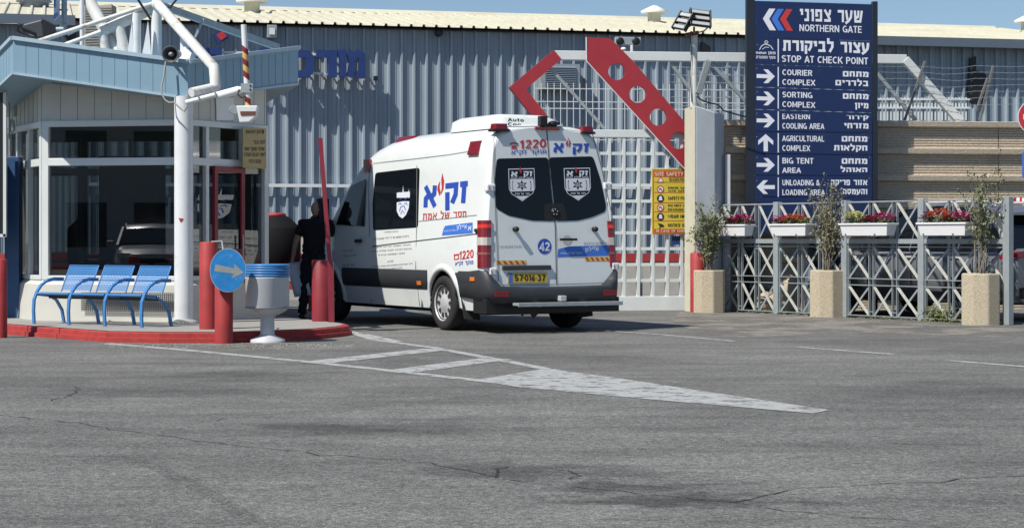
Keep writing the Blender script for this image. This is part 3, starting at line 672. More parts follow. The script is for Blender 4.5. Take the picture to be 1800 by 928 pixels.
# wire posts
bw = thing('barbed_wire', 'strands of barbed wire on slanted posts above the ribbed concrete wall', 'barbed wire', (6, 33.5, 3.2))
q = MB()
D = 33.55
for a, b_ in (((1722, 212), (1746, 116)), ((1590, 212), (1626, 108)), ((1716, 196), (1736, 138))): q.beam(at(*a, D), at(*b_, D + .05), .045, .035)
pieces(q, 'post', mat('dull_grey_steel', (.15, .155, .15), .7), bw)
q = MB(); random.seed(5)
for py in (117, 128, 139, 150, 161, 172, 184):
    last = None
    pts = [at(x, py + random.uniform(-1, 1) + (3 if 1640 < x < 1700 else 0), D - .03) for x in range(1545, 1850, 28)]
    q.path(pts, .003, 4)
    for p in pts:
        for s_ in (0, 1, 2): 
            r_ = p + Vector((s_ * .11, 0, 0)); q.beam(r_ + Vector((-.012, 0, -.012)), r_ + Vector((.012, 0, .012)), .003, .003)
q.build('wire', M['galv'], bw)
q = MB()
for x in range(1542, 1700, 6): q.beam(at(x, 172, 34.4), at(x, 212, 34.4), .025, .02)
for y in (175, 190): q.beam(at(1540, y, 34.38), at(1705, y, 34.38), .03, .03)
props(q.build('bar_fence', M['gatewhite']), 'short run of white steel bars behind the wall right of the sign', 'fence')
# ================================================================== GUARD BOOTH
KB = 1.024                                  # the booth group stands a little farther back than first measured
_at = at
def at(px, py, D): return _at(px, py, D * KB)
def zk(z): return CAMH + (z - CAMH) * KB
booth = thing('guard_booth', 'checkpoint booth with large dark windows, beige panels and light blue canopy', 'guard booth', (-5, 26, KZ))
F0, F1, F2, B1, B2, L1 = (Vector(p) * KB for p in ((-6.05, 25.35, 0), (-4.13, 24.95, 0), (-3.31, 26.41, 0), (-3.9, 28.9, 0), (-6.4, 29.2, 0), (-6.95, 27.1, 0)))
C6 = [F0, F1, F2, B1, B2, L1]
def wallpt(a, b, t, z, o=0):
    d = (b - a); n = Vector((d.y, -d.x, 0)).normalized(); return a + d * t + n * o + Vector((0, 0, z))
ZS, ZM0, ZM1, ZT = (zk(z) for z in (.68, 2.14, 2.24, 2.66))
ctr = Vector((-5.1, 27, 0))
slab = [Vector((p.x, p.y, KZ)) for p in C6]
q = MB(); q.prism([p + Vector((0, 0, .008)) for p in slab], (0, 0, .05)); q.build('floor_slab', M['floorin'], booth)
# base: sloping beige skirt under the sill
q = MB(); o6 = off([Vector((p.x, p.y, 0)) for p in C6], .10); o7 = off([Vector((p.x, p.y, 0)) for p in C6], .14); o5 = off([Vector((p.x, p.y, 0)) for p in C6], .0)
V3 = lambda P, z: [Vector((p.x, p.y, z)) for p in P]
q.loft([V3(o7, KZ), V3(o6, .60), V3(o5, ZS)], caps=False, smooth=False); q.build('base_skirt', M['beige'], booth)
q = MB(); q.loft([V3(off(C6, -.06), KZ + .1), V3(off(C6, -.06), ZS)], caps=False, smooth=False); q.build('inner_skirt', M['dark'], booth)
# upper panel wall, top follows the tilted canopy
topz = {a: zk(b) for a, b in {0: 3.22, 1: 2.97, 2: 3.22, 3: 3.1, 4: 3.1, 5: 2.95}.items()}
q = MB(); lowr = V3(C6, ZT + .06); upr = [Vector((p.x, p.y, topz[i])) for i, p in enumerate(C6)]
q.loft([lowr, upr], caps=False, smooth=False); pan = q.build('upper_panel', M['beige'], booth)
q = MB()
for i in (5, 0, 1):
    a, b = C6[i], C6[(i + 1) % 6]; L = (b - a).length; n = int(L / .24)
    for j in range(1, n + 1):
        t = j * .24 / L
        if t < .98: zt = topz[i] + (topz[(i + 1) % 6] - topz[i]) * t; q.beam(wallpt(a, b, t, ZT + .07, .001), wallpt(a, b, t, zt, .001), .006, .004, up=(b - a).normalized())
q.build('panel_joint', M['txtgrey'], pan)
# ceiling
q = MB(); q.add([Vector((p.x, p.y, ZT + .3)) for p in C6], [tuple(range(6))]); q.build('ceiling', M['dark'], booth)
def bar(q, a, b, t0, z0, t1, z1, w=.07, d=.06, o=0): 
    p, r = wallpt(a, b, t0, z0, o), wallpt(a, b, t1, z1, o); nrm = Vector(((b - a).y, -(b - a).x, 0)).normalized()
    q.beam(p, r, d if abs(z0 - z1) < .01 else w, w if abs(z0 - z1) < .01 else d, up=(0, 0, 1) if abs(z0 - z1) < .01 else nrm)
def glazing(a, b, cols, name='window', rows=(ZS, ZM0, ZM1, ZT)):
    f = MB(); L = (b - a).length
    for t in cols:
        c = min(max(t, .02), .98); bar(f, a, b, c, ZS, c, ZT, .065 if .05 < t < .95 else .09, .08)
    for z0, z1, h in ((ZM0 + .05, 0, .10), (ZT + .02, 0, .08), (ZS + .02, 0, .06)):
        bar(f, a, b, 0, z0, 1, z0, h, .07, .004)
    w = f.build(name, M['frame'], booth, bevel=.006)
    g = MB(); g.add([wallpt(a, b, 0, ZS, -.02), wallpt(a, b, 1, ZS, -.02), wallpt(a, b, 1, ZT, -.02), wallpt(a, b, 0, ZT, -.02)], [(0, 1, 2, 3)]); g.build('pane', M['glass'], w)
    return w
glazing(F0, F1, (0, 1)); glazing(L1, F0, (0, .33, .66, 1)); 
glazing(B1, B2, (0, .35, .7, 1)); glazing(F2, B1, (0, .5, 1)); glazing(B2, L1, (0, 1))
# door side: frame columns at px 355, 430, 468
d = F2 - F1; 
def tpx(px): 
    n = Vector((d.y, -d.x, 0)).normalized(); p = ray_plane(px, 400, F1, n); return (p - F1).dot(d.normalized()) / d.length
ts = [0.02, tpx(361), tpx(424), .98]
glazing(F1, F2, ts)
# red framed door, standing open a little
q = MB(); a, b = F1, F2; t0, t1 = tpx(370), tpx(424)
for tt in (t0 + .02, t1 - .03): bar(q, a, b, tt, KZ + .05, tt, ZM0 - .02, .07, .05, .05)
for zz, h in ((ZM0 - .04, .08), (KZ + .12, .14), (1.02, .10)): bar(q, a, b, t0, zz, t1, zz, h, .05, .052)
dr = q.build('door', M['darkred'], booth, bevel=.004)
q = MB(); q.add([wallpt(a, b, t0, .3, .045), wallpt(a, b, t1, .3, .045), wallpt(a, b, t1, 2.1, .045), wallpt(a, b, t0, 2.1, .045)], [(0, 1, 2, 3)]); q.build('pane', M['glass'], dr)
q = MB(); q.tube(wallpt(a, b, t1 - .06, .95, .11), wallpt(a, b, t1 - .06, 1.25, .11), .012); q.build('handle', M['galv'], dr)
# interior: desk, shelf, inner partition
q = MB(); q.box((-5.2, 27.5, .95), (1.7, .6, .05), .1); q.box((-5.2, 27.6, .5), (1.6, .05, .8), .1)
props(q.build('desk', M['floorin']), 'dark desk standing inside the guard booth behind the wide window', 'desk')
q = MB(); q.box((-5.55, 28.7, 1.4), (.9, .4, 2.0)); props(q.build('cabinet', M['floorin']), 'tall grey cabinet inside the guard booth seen through the glass', 'cabinet')
# canopy
T0 = Vector((-4.03, 24.4, 0)); T1 = Vector((-6.24, 24.55, 0)); T2 = Vector((-2.90, 26.6, 0)); T3 = Vector((-7.7, 27.5, 0)); T4 = Vector((-6.7, 30, 0)); T5 = Vector((-3.9, 30, 0))
TZ = [(p * KB, zk(a), zk(b)) for p, a, b in [(T0, 2.93, 3.39), (T2, 3.28, 3.78), (T5, 3.2, 3.65), (T4, 3.2, 3.65), (T3, 2.83, 3.27), (T1, 3.25, 3.70)]]
q = MB(); bot = [Vector((p.x, p.y, z0)) for p, z0, z1 in TZ]; tp_ = [Vector((p.x, p.y, z1)) for p, z0, z1 in TZ]
q.loft([bot, tp_], caps=False, smooth=False)
inb = [p.lerp(Vector((ctr.x, ctr.y, p.z)), .03) for p in tp_]; q.loft([tp_, inb], caps=False, smooth=False)
k = len(TZ); cz = Vector((-5.2, 28.0, 3.16)); q.add(bot + [cz], [(i, (i + 1) % k, k) for i in range(k)]); cz2 = Vector((-5.2, 28.0, 3.46)); q.add([p - Vector((0, 0, .06)) for p in inb] + [cz2], [(i, (i + 1) % k, k) for i in range(k)])
can = q.build('canopy', M['fascia'], booth)
q = MB()
for i in range(k):                                     # edge flashing and vertical seams
    (p, z0, z1), (r, y0, y1) = TZ[i], TZ[(i + 1) % k]; u = (r - p).normalized(); nn = Vector((u.y, -u.x, 0)).normalized()
    q.beam(Vector((p.x, p.y, z1 + .01)) + nn * .012, Vector((r.x, r.y, y1 + .01)) + nn * .012, .05, .05)
    q.beam(Vector((p.x, p.y, z0 + .02)) + nn * .006, Vector((r.x, r.y, y0 + .02)) + nn * .006, .02, .03)
q.build('flashing', mat('pale_blue_flashing', (.36, .47, .54), .45), can)
q = MB()
for i in range(k):
    (p, z0, z1), (r, y0, y1) = TZ[i], TZ[(i + 1) % k]; L = (r - p).length; u = (r - p).normalized(); nn = Vector((u.y, -u.x, 0)).normalized(); n = int(L / .165)
    for j in range(1, n + 1):
        t = j * .165 / L
        if t < .97: c = p.lerp(r, t) + nn * .001; q.beam(c + Vector((0, 0, z0 + (y0 - z0) * t + .04)), c + Vector((0, 0, z1 + (y1 - z1) * t - .03)), .006, .003, up=u)
q.build('seam', mat('seam_blue', (.17, .28, .36), .6), can)
# white column carrying the low corner
q = MB(); c = at(323, 568, 24.45); q.lathe([(.12, KZ), (.12, zk(2.97))], (c.x, c.y, 0), 32)
clm = q.build('column', M['white'], booth)
q = MB(); q.lathe([(.20, KZ), (.20, KZ + .03), (.13, KZ + .06)], (c.x, c.y, 0), 24); q.build('column_foot', M['concrete'], clm)
q = MB(); p = at(318, 386, 24.33); poly(q, [(-.03, .02), (.035, .012), (.01, -.035), (-.01, -.03)], lambda x, y, l: p + Vector((x, 0, y))); q.build('paint_chip', M['kerbred'], clm)

# perforated blue-grey panel on skirt right side of benches; small box on skirt
# ------------------------------------------------------------------ roof tubes
tr = thing('roof_truss', 'white rust-stained tubular steel frame rising over the booth canopy', 'roof truss', (-4.6, 26, 3.4))
q = MB(); Dt = 25.2
def tb(q, a, b_, r, D0=Dt, D1=None, n=14): q.tube(at(*a, D0), at(*b_, D1 or D0), r, n)
A_ = at(277, 8, 25.4); B_ = at(376, 118, 24.2); C_ = at(379, 152, 24.2); D_ = at(336, 163, 23.9)
q = MB(); q.path([A_, B_, C_], .068, 18); q.tube(C_ + Vector((.0, 0, -.01)), D_, .058, 16); q.sphere(C_, .066); q.sphere(A_, .085)
q.build('main_tube', M['rustwhite'], tr)
q = MB(); tb(q, (65, 74), (272, 6), .030, 25.0, 25.4); tb(q, (112, 80), (178, 56), .028, 25.0); tb(q, (178, 56), (272, 14), .075, 25.3, 25.5, 16); tb(q, (142, 48), (118, 60), .03, 25.6)
pieces(q, 'brace_tube', M['rustwhite'], tr)
q = MB(); tb(q, (275, 10), (275, 106), .070, 25.45); tb(q, (240, 24), (240, 102), .060, 25.35); tb(q, (144, 0 - 90), (144, 90), .028, 25.5); tb(q, (324, 64), (324, 104), .055, 25.2)
pieces(q, 'post', M['white'], tr)
q = MB(); tb(q, (152, -6), (208, 96), .085, 25.6, 25.4); tb(q, (206, 40), (222, 98), .070, 25.35); tb(q, (180, 58), (186, 94), .06, 25.3)
pieces(q, 'raking_tube', M['rustwhite'], tr)
q = MB()
for pts in ([(186, 55), (190, 95), (180, 92)], [(206, 42), (212, 94), (205, 93)], [(232, 38), (235, 96), (224, 94)], [(260, 38), (266, 100), (250, 97)]):
    q.prism([at(x, y, 25.3) for x, y in pts], (0, .03, 0))
pieces(q, 'fin_plate', M['white'], tr)
q = MB(); q.beam(at(279, 9, 25.5), at(489, 84, 27.3), .06, .09); q.beam(at(358, 33, 26.1), at(343, 66, 26.1), .03, .03); pieces(q, 'angle_strut', M['galv'], tr)
q = MB(); tb(q, (235, -12), (265, 35), .016, 25.1); tb(q, (315, -6), (298, 15), .014, 25.2); tb(q, (296, 12), (288, 40), .01, 25.3); pieces(q, 'tie_rod', M['black'], tr)

# pale brick stub behind the tubes
q = MB(); q.prism([at(148, 12, 31), at(196, 8, 31), at(196, 130, 31), at(148, 130, 31)], (0, .4, 0))
bt = props(q.build('brick_shaft', M['brick']), 'pale ribbed masonry shaft standing behind the white truss tubes', 'shaft')
q = MB()
for i in range(24): q.beam(at(147.5, 14 + i * 4.6, 30.98), at(196.5, 14 + i * 4.6 - 1.2, 30.98), .02, .012)
q.build('course', M['concrete'], bt)

# black twin floodlight over the canopy
fl = thing('canopy_floodlight', 'large black floodlight tilted on its bracket above the left canopy edge', 'floodlight', tuple(at(70, 60, 25.2)))
q = MB(); Df = 25.2
q.prism([at(x, y, Df) for x, y in ((40, 43), (74, 34), (78, 66), (60, 68), (38, 56))], (0, .28, 0)); q.build('housing', mat('charcoal_metal', (.05, .055, .06), .5), fl, bevel=.02)
q = MB(); q.prism([at(x, y, Df) for x, y in ((74, 33), (99, 46), (99, 56), (80, 68), (76, 68))], (0, .24, 0)); q.build('rear_cover', M['black'], fl, bevel=.01)
q = MB(); q.path([at(0, 43, Df + .1), at(30, 43, Df), at(36, 45, Df), at(40, 51, Df), at(62, 60, Df), at(62, 66, Df), at(38, 58, Df), at(31, 55, Df), at(31, 47, Df)], .016, 8); q.build('bracket', M['black'], fl)
q = MB(); q.tube(at(99, 52, Df), at(112, 52, Df), .03); q.build('pivot', M['galv'], fl)
q = MB(); q.prism([at(x, y, 26.0) for x, y in ((112, 62), (134, 55), (142, 60), (140, 76), (120, 77))], (0, .2, 0)); props(q.build('spare_floodlight', M['black']), 'dark floodlight half hidden between the canopy edge and the tubes', 'floodlight')
# pole with blue and white street sign
sp = thing('sign_pole', 'grey steel pole carrying a narrow blue and white sign over the booth roof', 'sign pole', tuple(at(113, 55, 26)))
q = MB(); tb(q, (113, -60), (113, 42), .038, 26); tb(q, (113, 42), (110, 52), .045, 26); q.build('pole', M['galv'], sp)
q = MB(); q.prism([at(94.5, -40, 25.8), at(105, -36, 26.1), at(105, 28, 26.1), at(94.5, 39, 25.8)], (0, .012, 0)); sb = q.build('sign_plate', M['signwhite'], sp)
q = MB(); q.prism([at(95, 26, 25.79), at(104.5, 20, 26.09), at(104.5, 26, 26.09), at(95, 35, 25.79)], (0, .004, 0)); q.prism([at(96, -36, 25.79), at(99.5, -30, 25.9), at(98.5, 14, 25.9), at(96.5, 14, 25.79)], (0, .004, 0)); q.build('stripe', M['arrowblue'], sb)
q = MB(); q.beam(at(104, 18, 26), at(119, 18, 26), .02, .02); q.build('clamp', M['black'], sp)

# horn speaker on the canopy corner
hs = thing('horn_speaker', 'grey horn loudspeaker with hanging cable on the canopy corner', 'loudspeaker', tuple(at(300, 96, 24.3)))
c = at(300, 96, 24.0); ax = Vector((-.10, -1, -.10)).normalized()
q = MB(); q.lathe([(.012, .25), (.045, .2), (.06, .08), (.098, .0), (.108, -.015), (.100, -.02), (.088, .0), (.05, .10), (.0, .14)][::-1], c, 28, ax=-ax); q.build('horn', mat('speaker_grey', (.10, .11, .12), .5), hs)
q = MB(); q.lathe([(.0, -.02), (.028, 0), (.03, .12)], c + ax * .0, 16, ax=-ax); q.build('driver_cone', mat('speaker_pale', (.3, .31, .32), .5), hs)
q = MB(); q.beam(c - ax * .15, at(302, 112, 24.45), .03, .02); q.tube(c - ax * .12, c - ax * .34, .05, 14); q.build('bracket', M['galv'], hs)
q = MB(); q.path([at(x, y, 24.3 - .02 * i) for i, (x, y) in enumerate(((292, 104), (290, 118), (288, 135), (284, 152), (284, 165), (290, 176), (297, 181), (306, 180), (316, 190), (324, 196), (330, 186)))], .011, 8); q.build('cable', mat('cable_grey', (.32, .31, .29), .6), hs)
# white camera on the roof by the main tube
q = MB(); cc = at(328, 104, 24.9); q.lathe([(.10, -.04), (.10, 0), (.085, .03), (.05, .05)], cc, 20); q.beam(cc + Vector((-.02, 0, .10)), cc + Vector((.10, -.1, .02)), .09, .08); q.lathe([(.045, .04), (.05, .12), (.0, .16)], cc + Vector((-.02, 0, 0)), 14)
props(q.build('roof_camera', M['boxwhite']), 'white security camera on a round base behind the horn loudspeaker', 'camera')
# lower white pipe holding a striped bar
hb = thing('striped_bar', 'hanging white pole with red and yellow stripes and a small white box below', 'height bar', tuple(at(430, 155, 23.9)))
q = MB(); q.tube(at(327, 181, 23.9), at(420, 156, 23.9), .033, 16); q.tube(at(384, 170, 23.895), at(425, 158, 23.895), .045, 16); q.build('arm_pipe', M['white'], hb)
q = MB()
for x, y in ((345, 158), (375, 152)): q.path([at(x - 4, y, 23.86), at(x, y + 8, 23.85), at(x + 6, y + 14, 23.85), at(x + 4, y + 20, 23.86)], .008, 6)
pieces(q, 'clamp', M['galv'], hb)
q = MB(); pa, pb = at(428.5, 44, 23.85), at(436, 190, 23.85); q.tube(pa, pb, .036, 18); pole = q.build('pole', M['white'], hb)
ry = MB(); yy = MB(); axp = (pb - pa); 
def spiral(mb, t0, t1):
    n = 18; X = Vector((1, 0, 0)); Y = Vector((0, 1, 0)); r = .0375; rows = []
    for t in (t0, t1):
        rows.append([pa + axp * (t + .028 * math.cos(2 * math.pi * i / n)) + X * r * math.cos(2 * math.pi * i / n) + Y * r * math.sin(2 * math.pi * i / n) for i in range(n)])
    mb.loft(rows, caps=False)
t = .27
i = 0
while t < .95:
    if not (.64 < t < .80): spiral(ry if i % 2 == 0 else yy, t, t + .075)
    t += .075; i += 1
pieces(ry, 'red_stripe', mat('stripe_dark_red', (.22, .015, .02), .5), pole); pieces(yy, 'yellow_stripe', mat('stripe_yellow', (.6, .42, .13), .5), pole)
q = MB(); q.prism([at(x, y, 23.80) for x, y in ((423, 147), (444, 147), (444, 163), (423, 163))], (0, .015, 0)); q.build('bracket_plate', M['galv'], hb)
q = MB()
for x, y in ((440, 151), (440, 158)): q.tube(at(x, y, 23.79), at(x, y, 23.82), .012, 8)
q.build('bolt', M['black'], hb)
q = MB(); q.path([at(420, 158, 23.85), at(418, 166, 23.82), at(424, 172, 23.8), at(430, 170, 23.8)], .012, 6); q.build('cable', M['black'], hb)
q = MB(); q.prism([at(x, y, 23.7) for x, y in ((415, 186), (453, 186), (449, 206), (438, 215), (421, 216))], (0, .16, 0)); bx = q.build('lamp_box', M['white'], hb, bevel=.012)
q = MB(); q.prism([at(x, y, 23.69) for x, y in ((422, 196), (450, 196), (449, 202), (423, 203))], (0, .005, 0)); q.build('hazard_tape', mat('hazard_tape', (.16, .05, .03), .5), bx)
q = MB(); q.lathe([(.055, 0), (.06, .03), (.03, .10), (0, .11)], at(412, 193, 23.85), 16, ax=(-.3, 1, 0)); q.build('side_lamp', M['galv'], hb)
# white blank notice on the upper panel right side
nD = Vector((d.y, -d.x, 0)).normalized()
def rf_(px, py, o=.02): return ray_plane(px, py, F1 + nD * o, nD)
q = MB(); q.prism([rf_(380, 172), rf_(411, 172), rf_(411, 211), rf_(381, 212)], -nD * .008); props(q.build('blank_notice', M['boxwhite']), 'plain white notice panel fixed above the red booth door', 'notice')
# faded yellow sign
ys = thing('yellow_notice', 'faded yellow Hebrew notice hanging beside the booth door', 'notice', tuple(rf_(447, 260, .2)))
fy = lambda x, y, l=0: rf_(x, y, .17 + l)
q = MB(); q.prism([fy(427, 224), fy(468, 226), fy(468, 297), fy(427, 295)], -nD * .012); q.build('plate', M['oldyellow'], ys)
q = MB(); fy2 = lambda x, y, l=0: fy(x, y, .003 + l)
for txt, x0, x1, y0, y1 in (('ממן תחנאות', 432, 459, 229, 235), ('לקוח נכבד', 445, 466, 247, 253), ('שחרור מטען יעשה', 430, 465, 259, 265), ('לאחר הצגת תעודה', 429, 467, 269, 275), ('מזהה בלבד', 437, 459, 281, 287)): fit(q, heb(txt, .17), x0, x1, y0, y1, fy2)
poly(q, [(460, 228), (464, 229), (464, 236), (461, 235)], fy2)
q.build('lettering', M['txtblack'], ys)

# ------------------------------------------------------------------ left edge: blue post, framed board, wire conduit
q = MB(); p0, p1 = at(24, 560, 26.2), at(24, 276, 26.2); q.box((p0.x, p0.y, (KZ + p1.z) / 2), (.20, .2, p1.z - KZ)); q2 = q.build('blue_post', mat('navy_post_paint', (.035, .095, .22), .45), None, bevel=.01)
props(q2, 'square blue steel post standing left of the booth windows', 'post')
q = MB(); q.box((at(3, 0, 26.6).x, 26.6, 1.3), (.1, .25, 2.4)); props(q.build('pale_blue_post', mat('pale_blue_paint', (.2, .33, .5), .5), None, bevel=.01), 'pale blue post at the left edge of the photo', 'post')
bd = thing('notice_board', 'tall dark notice board in a white frame at the far left edge', 'notice board', tuple(at(-20, 400, 25.6)))
q = MB(); q.prism([at(-60, 162, 25.6), at(7, 162, 25.6), at(7, 412, 25.6), at(-60, 412, 25.6)], (0, .04, 0)); q.build('panel', M['black'], bd)
q = MB(); q.beam(at(9, 158, 25.59), at(9, 416, 25.59), .04, .06); q.beam(at(-62, 414, 25.59), at(11, 414, 25.59), .06, .04); q.beam(at(-62, 160, 25.59), at(11, 160, 25.59), .06, .04); q.beam(at(-30, 414, 25.7), at(-30, 574, 25.7), .06, .06); q.build('frame', M['frame'], bd)
cw = MB(); cw.path([at(x, y, 26.4) for x, y in ((16, 165), (17, 300), (15, 380), (12, 420), (13, 460), (8, 472), (4, 480), (8, 488), (15, 482), (14, 465))], .012, 8); cw.path([at(x, y, 26.6) for x, y in ((20, 210), (17, 225), (21, 235), (25, 228), (24, 212))], .014, 6)
cw.path([at(28, 148, 26.7), at(28, 205, 26.7)], .05, 10); cw.build('x', M['galv']); o = bpy.data.objects['x']; o.name = 'conduit'; props(o, 'thin grey cable conduit hanging beside the blue post', 'conduit')

at = _at
# ------------------------------------------------------------------ linked bench
bench = thing('linked_bench', 'row of three blue perforated steel seats with curved arms by the booth', 'bench', tuple(gd(150, 572, KZ)))
bu = (gd(248, 575.5, KZ) - gd(60, 569, KZ)); bl = bu.length; bu.normalize(); bn = Vector((bu.y, -bu.x, 0))   # bn points to the camera
b0 = gd(62, 570, KZ)
BZ = bl / 3
def bp(s, o, z): return b0 + bu * s + bn * o + Vector((0, 0, z * .87))      # o=0 at the front feet, negative backwards
def perf(name):
    m = M['blue'].copy(); m.name = name; t = m.node_tree; N = t.nodes; L = t.links; b = N['Principled BSDF']; out = N['Material Output']
    tc = N.new('ShaderNodeTexCoord'); mp = N.new('ShaderNodeMapping'); mp.inputs['Scale'].default_value = (38, 38, 38); L.new(tc.outputs['UV'], mp.inputs[0])
    vf = N.new('ShaderNodeVectorMath'); vf.operation = 'FRACTION'; L.new(mp.outputs[0], vf.inputs[0]); vsb = N.new('ShaderNodeVectorMath'); vsb.operation = 'SUBTRACT'; vsb.inputs[1].default_value = (.5, .5, 0); L.new(vf.outputs[0], vsb.inputs[0])
    sx = N.new('ShaderNodeSeparateXYZ'); L.new(vsb.outputs[0], sx.inputs[0]); cb = N.new('ShaderNodeCombineXYZ'); L.new(sx.outputs[0], cb.inputs[0]); L.new(sx.outputs[1], cb.inputs[1])
    ln = N.new('ShaderNodeVectorMath'); ln.operation = 'LENGTH'; L.new(cb.outputs[0], ln.inputs[0]); gt = N.new('ShaderNodeMath'); gt.operation = 'GREATER_THAN'; gt.inputs[1].default_value = .30; L.new(ln.outputs['Value'], gt.inputs[0])
    tr_ = N.new('ShaderNodeBsdfTransparent'); mx = N.new('ShaderNodeMixShader'); L.new(gt.outputs[0], mx.inputs[0]); L.new(tr_.outputs[0], mx.inputs[1]); L.new(b.outputs[0], mx.inputs[2]); L.new(mx.outputs[0], out.inputs[0]); return m
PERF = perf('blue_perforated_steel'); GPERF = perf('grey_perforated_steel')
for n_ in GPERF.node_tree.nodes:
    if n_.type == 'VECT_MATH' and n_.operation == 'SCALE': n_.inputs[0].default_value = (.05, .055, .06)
def sheet(pts, name, m, parent):     # grid of rows of points with metric UV
    v = [p for r in pts for p in r]; w = len(pts[0]); me = bpy.data.meshes.new(name); inv = wm(parent).inverted()
    me.from_pydata([tuple(inv @ p) for p in v], [], [(i * w + j, i * w + j + 1, (i + 1) * w + j + 1, (i + 1) * w + j) for i in range(len(pts) - 1) for j in range(w - 1)])
    uv = me.uv_layers.new(); rl = [0]
    for i in range(1, len(pts)): rl.append(rl[-1] + (pts[i][0] - pts[i - 1][0]).length)
    cl = [0]
    for j in range(1, w): cl.append(cl[-1] + (pts[0][j] - pts[0][j - 1]).length)
    for lp in me.loops: uv.data[lp.index].uv = (cl[lp.vertex_index % w], rl[lp.vertex_index // w])
    me.polygons.foreach_set('use_smooth', [True] * len(me.polygons)); me.materials.append(m)
    o = bpy.data.objects.new(name, me); COL.objects.link(o); o.parent = parent; return o
for i in range(3):
    s0, s1 = BZ * i + .035, BZ * (i + 1) - .035
    prof = [(-.02, .43), (.0, .455), (-.06, .47), (-.2, .455), (-.38, .45)]
    seat = sheet([[bp(s, o, z) for s in (s0, (s0 + s1) / 2, s1)] for o, z in prof], 'seat', PERF, bench)
    back = sheet([[bp(s, o, z) for s in (s0 + .02, (s0 + s1) / 2, s1 - .02)] for o, z in ((-.40, .49), (-.44, .6), (-.50, .76), (-.54, .84), (-.55, .85))], 'backrest', PERF, bench)
    q = MB(); q.path([bp(s0, -.01, .45), bp(s1, -.01, .45)], .014, 8); q.path([bp(s0 + .02, -.545, .85), bp(s1 - .02, -.545, .85)], .008, 6); q.path([bp(s0 + .02, -.545, .85), bp(s0 + .02, -.44, .6), bp(s0 + .02, -.39, .47)], .009, 6); q.path([bp(s1 - .02, -.545, .85), bp(s1 - .02, -.44, .6), bp(s1 - .02, -.39, .47)], .009, 6); q.build('seat_edge', M['blue'], bench)
for i in range(4):
    s = BZ * i
    q = MB(); arc = [bp(s, .02, .0), bp(s, .03, .2), bp(s, .02, .36), bp(s, -.03, .48), bp(s, -.10, .57), bp(s, -.20, .63), bp(s, -.32, .655), bp(s, -.47, .65)]
    for a, c_ in zip(arc, arc[1:]): q.beam(a, c_ + (c_ - a).normalized() * .006, .042, .022, up=bn)
    q.build('arm', M['blue'], bench)
    q = MB(); arc = [bp(s + .12, -.12, .43), bp(s + .12, -.26, .42), bp(s + .12, -.36, .36), bp(s + .12, -.44, .24), bp(s + .12, -.48, .0)]
    arc = [bp(s, -.05, .44), bp(s, -.22, .42), bp(s, -.36, .34), bp(s, -.45, .2), bp(s, -.49, .0)]
    for a, c_ in zip(arc, arc[1:]): q.beam(a, c_ + (c_ - a).normalized() * .006, .042, .022, up=bn)
    q.build('leg', M['blue'], bench)
q = MB(); q.beam(bp(0, -.25, .40), bp(bl, -.25, .40), .05, .05); q.build('cross_beam', M['black'], bench)
# perforated grey panel on the skirt behind the bench
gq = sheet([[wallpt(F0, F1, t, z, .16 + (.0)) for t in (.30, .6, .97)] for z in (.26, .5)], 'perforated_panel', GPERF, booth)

# ------------------------------------------------------------------ bollards
M['shadered'] = mat('red_paint_shade_toned', (.24, .022, .032), .55, var=.2, dirt=.5, dirtcol=(.12, .04, .04), dscale=6)  # red darkened to stand for the booth's shade on the third bollard
def bollard(px, pyb, z0, pyt, r, lab, name='red_bollard', m='red', dome=.015):
    c = gd(px, pyb, z0); D = c.y + r; x = (px - 900) / F * D; zt = zat(pyt, D)
    q = MB(); q.lathe([(r, z0), (r, zt - dome), (r * .93, zt - dome * .3), (r * .5, zt), (0, zt)], (x, D, 0), 32)
    o = q.build(name, M[m]); props(o, lab, 'bollard', 'red steel bollards'); o['x'] = x; return x, D, zt
bxy = bollard(393.5, 604, 0, 478, .105, 'red bollard standing on the road with the round blue arrow sign on it')
b2 = bollard(366, 580, KZ, 425, .105, 'tall red bollard on the kerbed island directly left of the arrow sign')
b3 = bollard(565, 566, KZ, 457, .125, 'wide shade-darkened red bollard beside the raised red barrier arm near the van', m='shadered')
bollard(1226, 549, 0, 444, .12, 'short red bollard between the concrete pillar and the first planter')
bollard(1, 594, 0, 455, .08, 'thin red bollard cut by the left edge of the photo')
# round arrow sign
rs = thing('arrow_sign', 'dented round blue sign with a grey arrow fixed to the front red bollard', 'traffic sign', (bxy[0], bxy[1] - .13, 1.0))
cs = at(400.5, 475, bxy[1] - .16); nz = Vector((.10, -1, .06)).normalized(); Xs = Vector((0, 0, 1)).cross(-nz).normalized() * -1; Xs = nz.cross(Vector((0, 0, 1))).normalized() * -1; Ys = nz.cross(Xs).normalized(); 
if Ys.z < 0: Ys = -Ys
if Xs.x < 0: Xs = -Xs
sf = lambda x, y, l=0: cs + Xs * x + Ys * y + nz * (l + .02 * math.cos(4 * x) * 0)
rx, ry_ = .205, .252
q = MB(); q.prism([sf(x, y) for x, y in circ(0, 0, rx, ry_, 40)], -nz * .012); q.build('rim', M['galv'], rs)
q = MB(); q.prism([sf(x, y, .002) for x, y in circ(0, 0, rx * .965, ry_ * .965, 40)], -nz * .001); disc = q.build('disc', mat('sign_bright_blue', (.02, .20, .50), .3, var=.2, scale=8, dirt=.5, dirtcol=(.2, .35, .5), dscale=14), rs)
q = MB(); u2 = Vector((math.cos(R(-9)), math.sin(R(-9)))); v2 = Vector((-u2.y, u2.x))
ap = [(-.15, .045), (.07, .032), (.06, .085), (.185, 0), (.06, -.085), (.07, -.03), (-.15, -.035)]
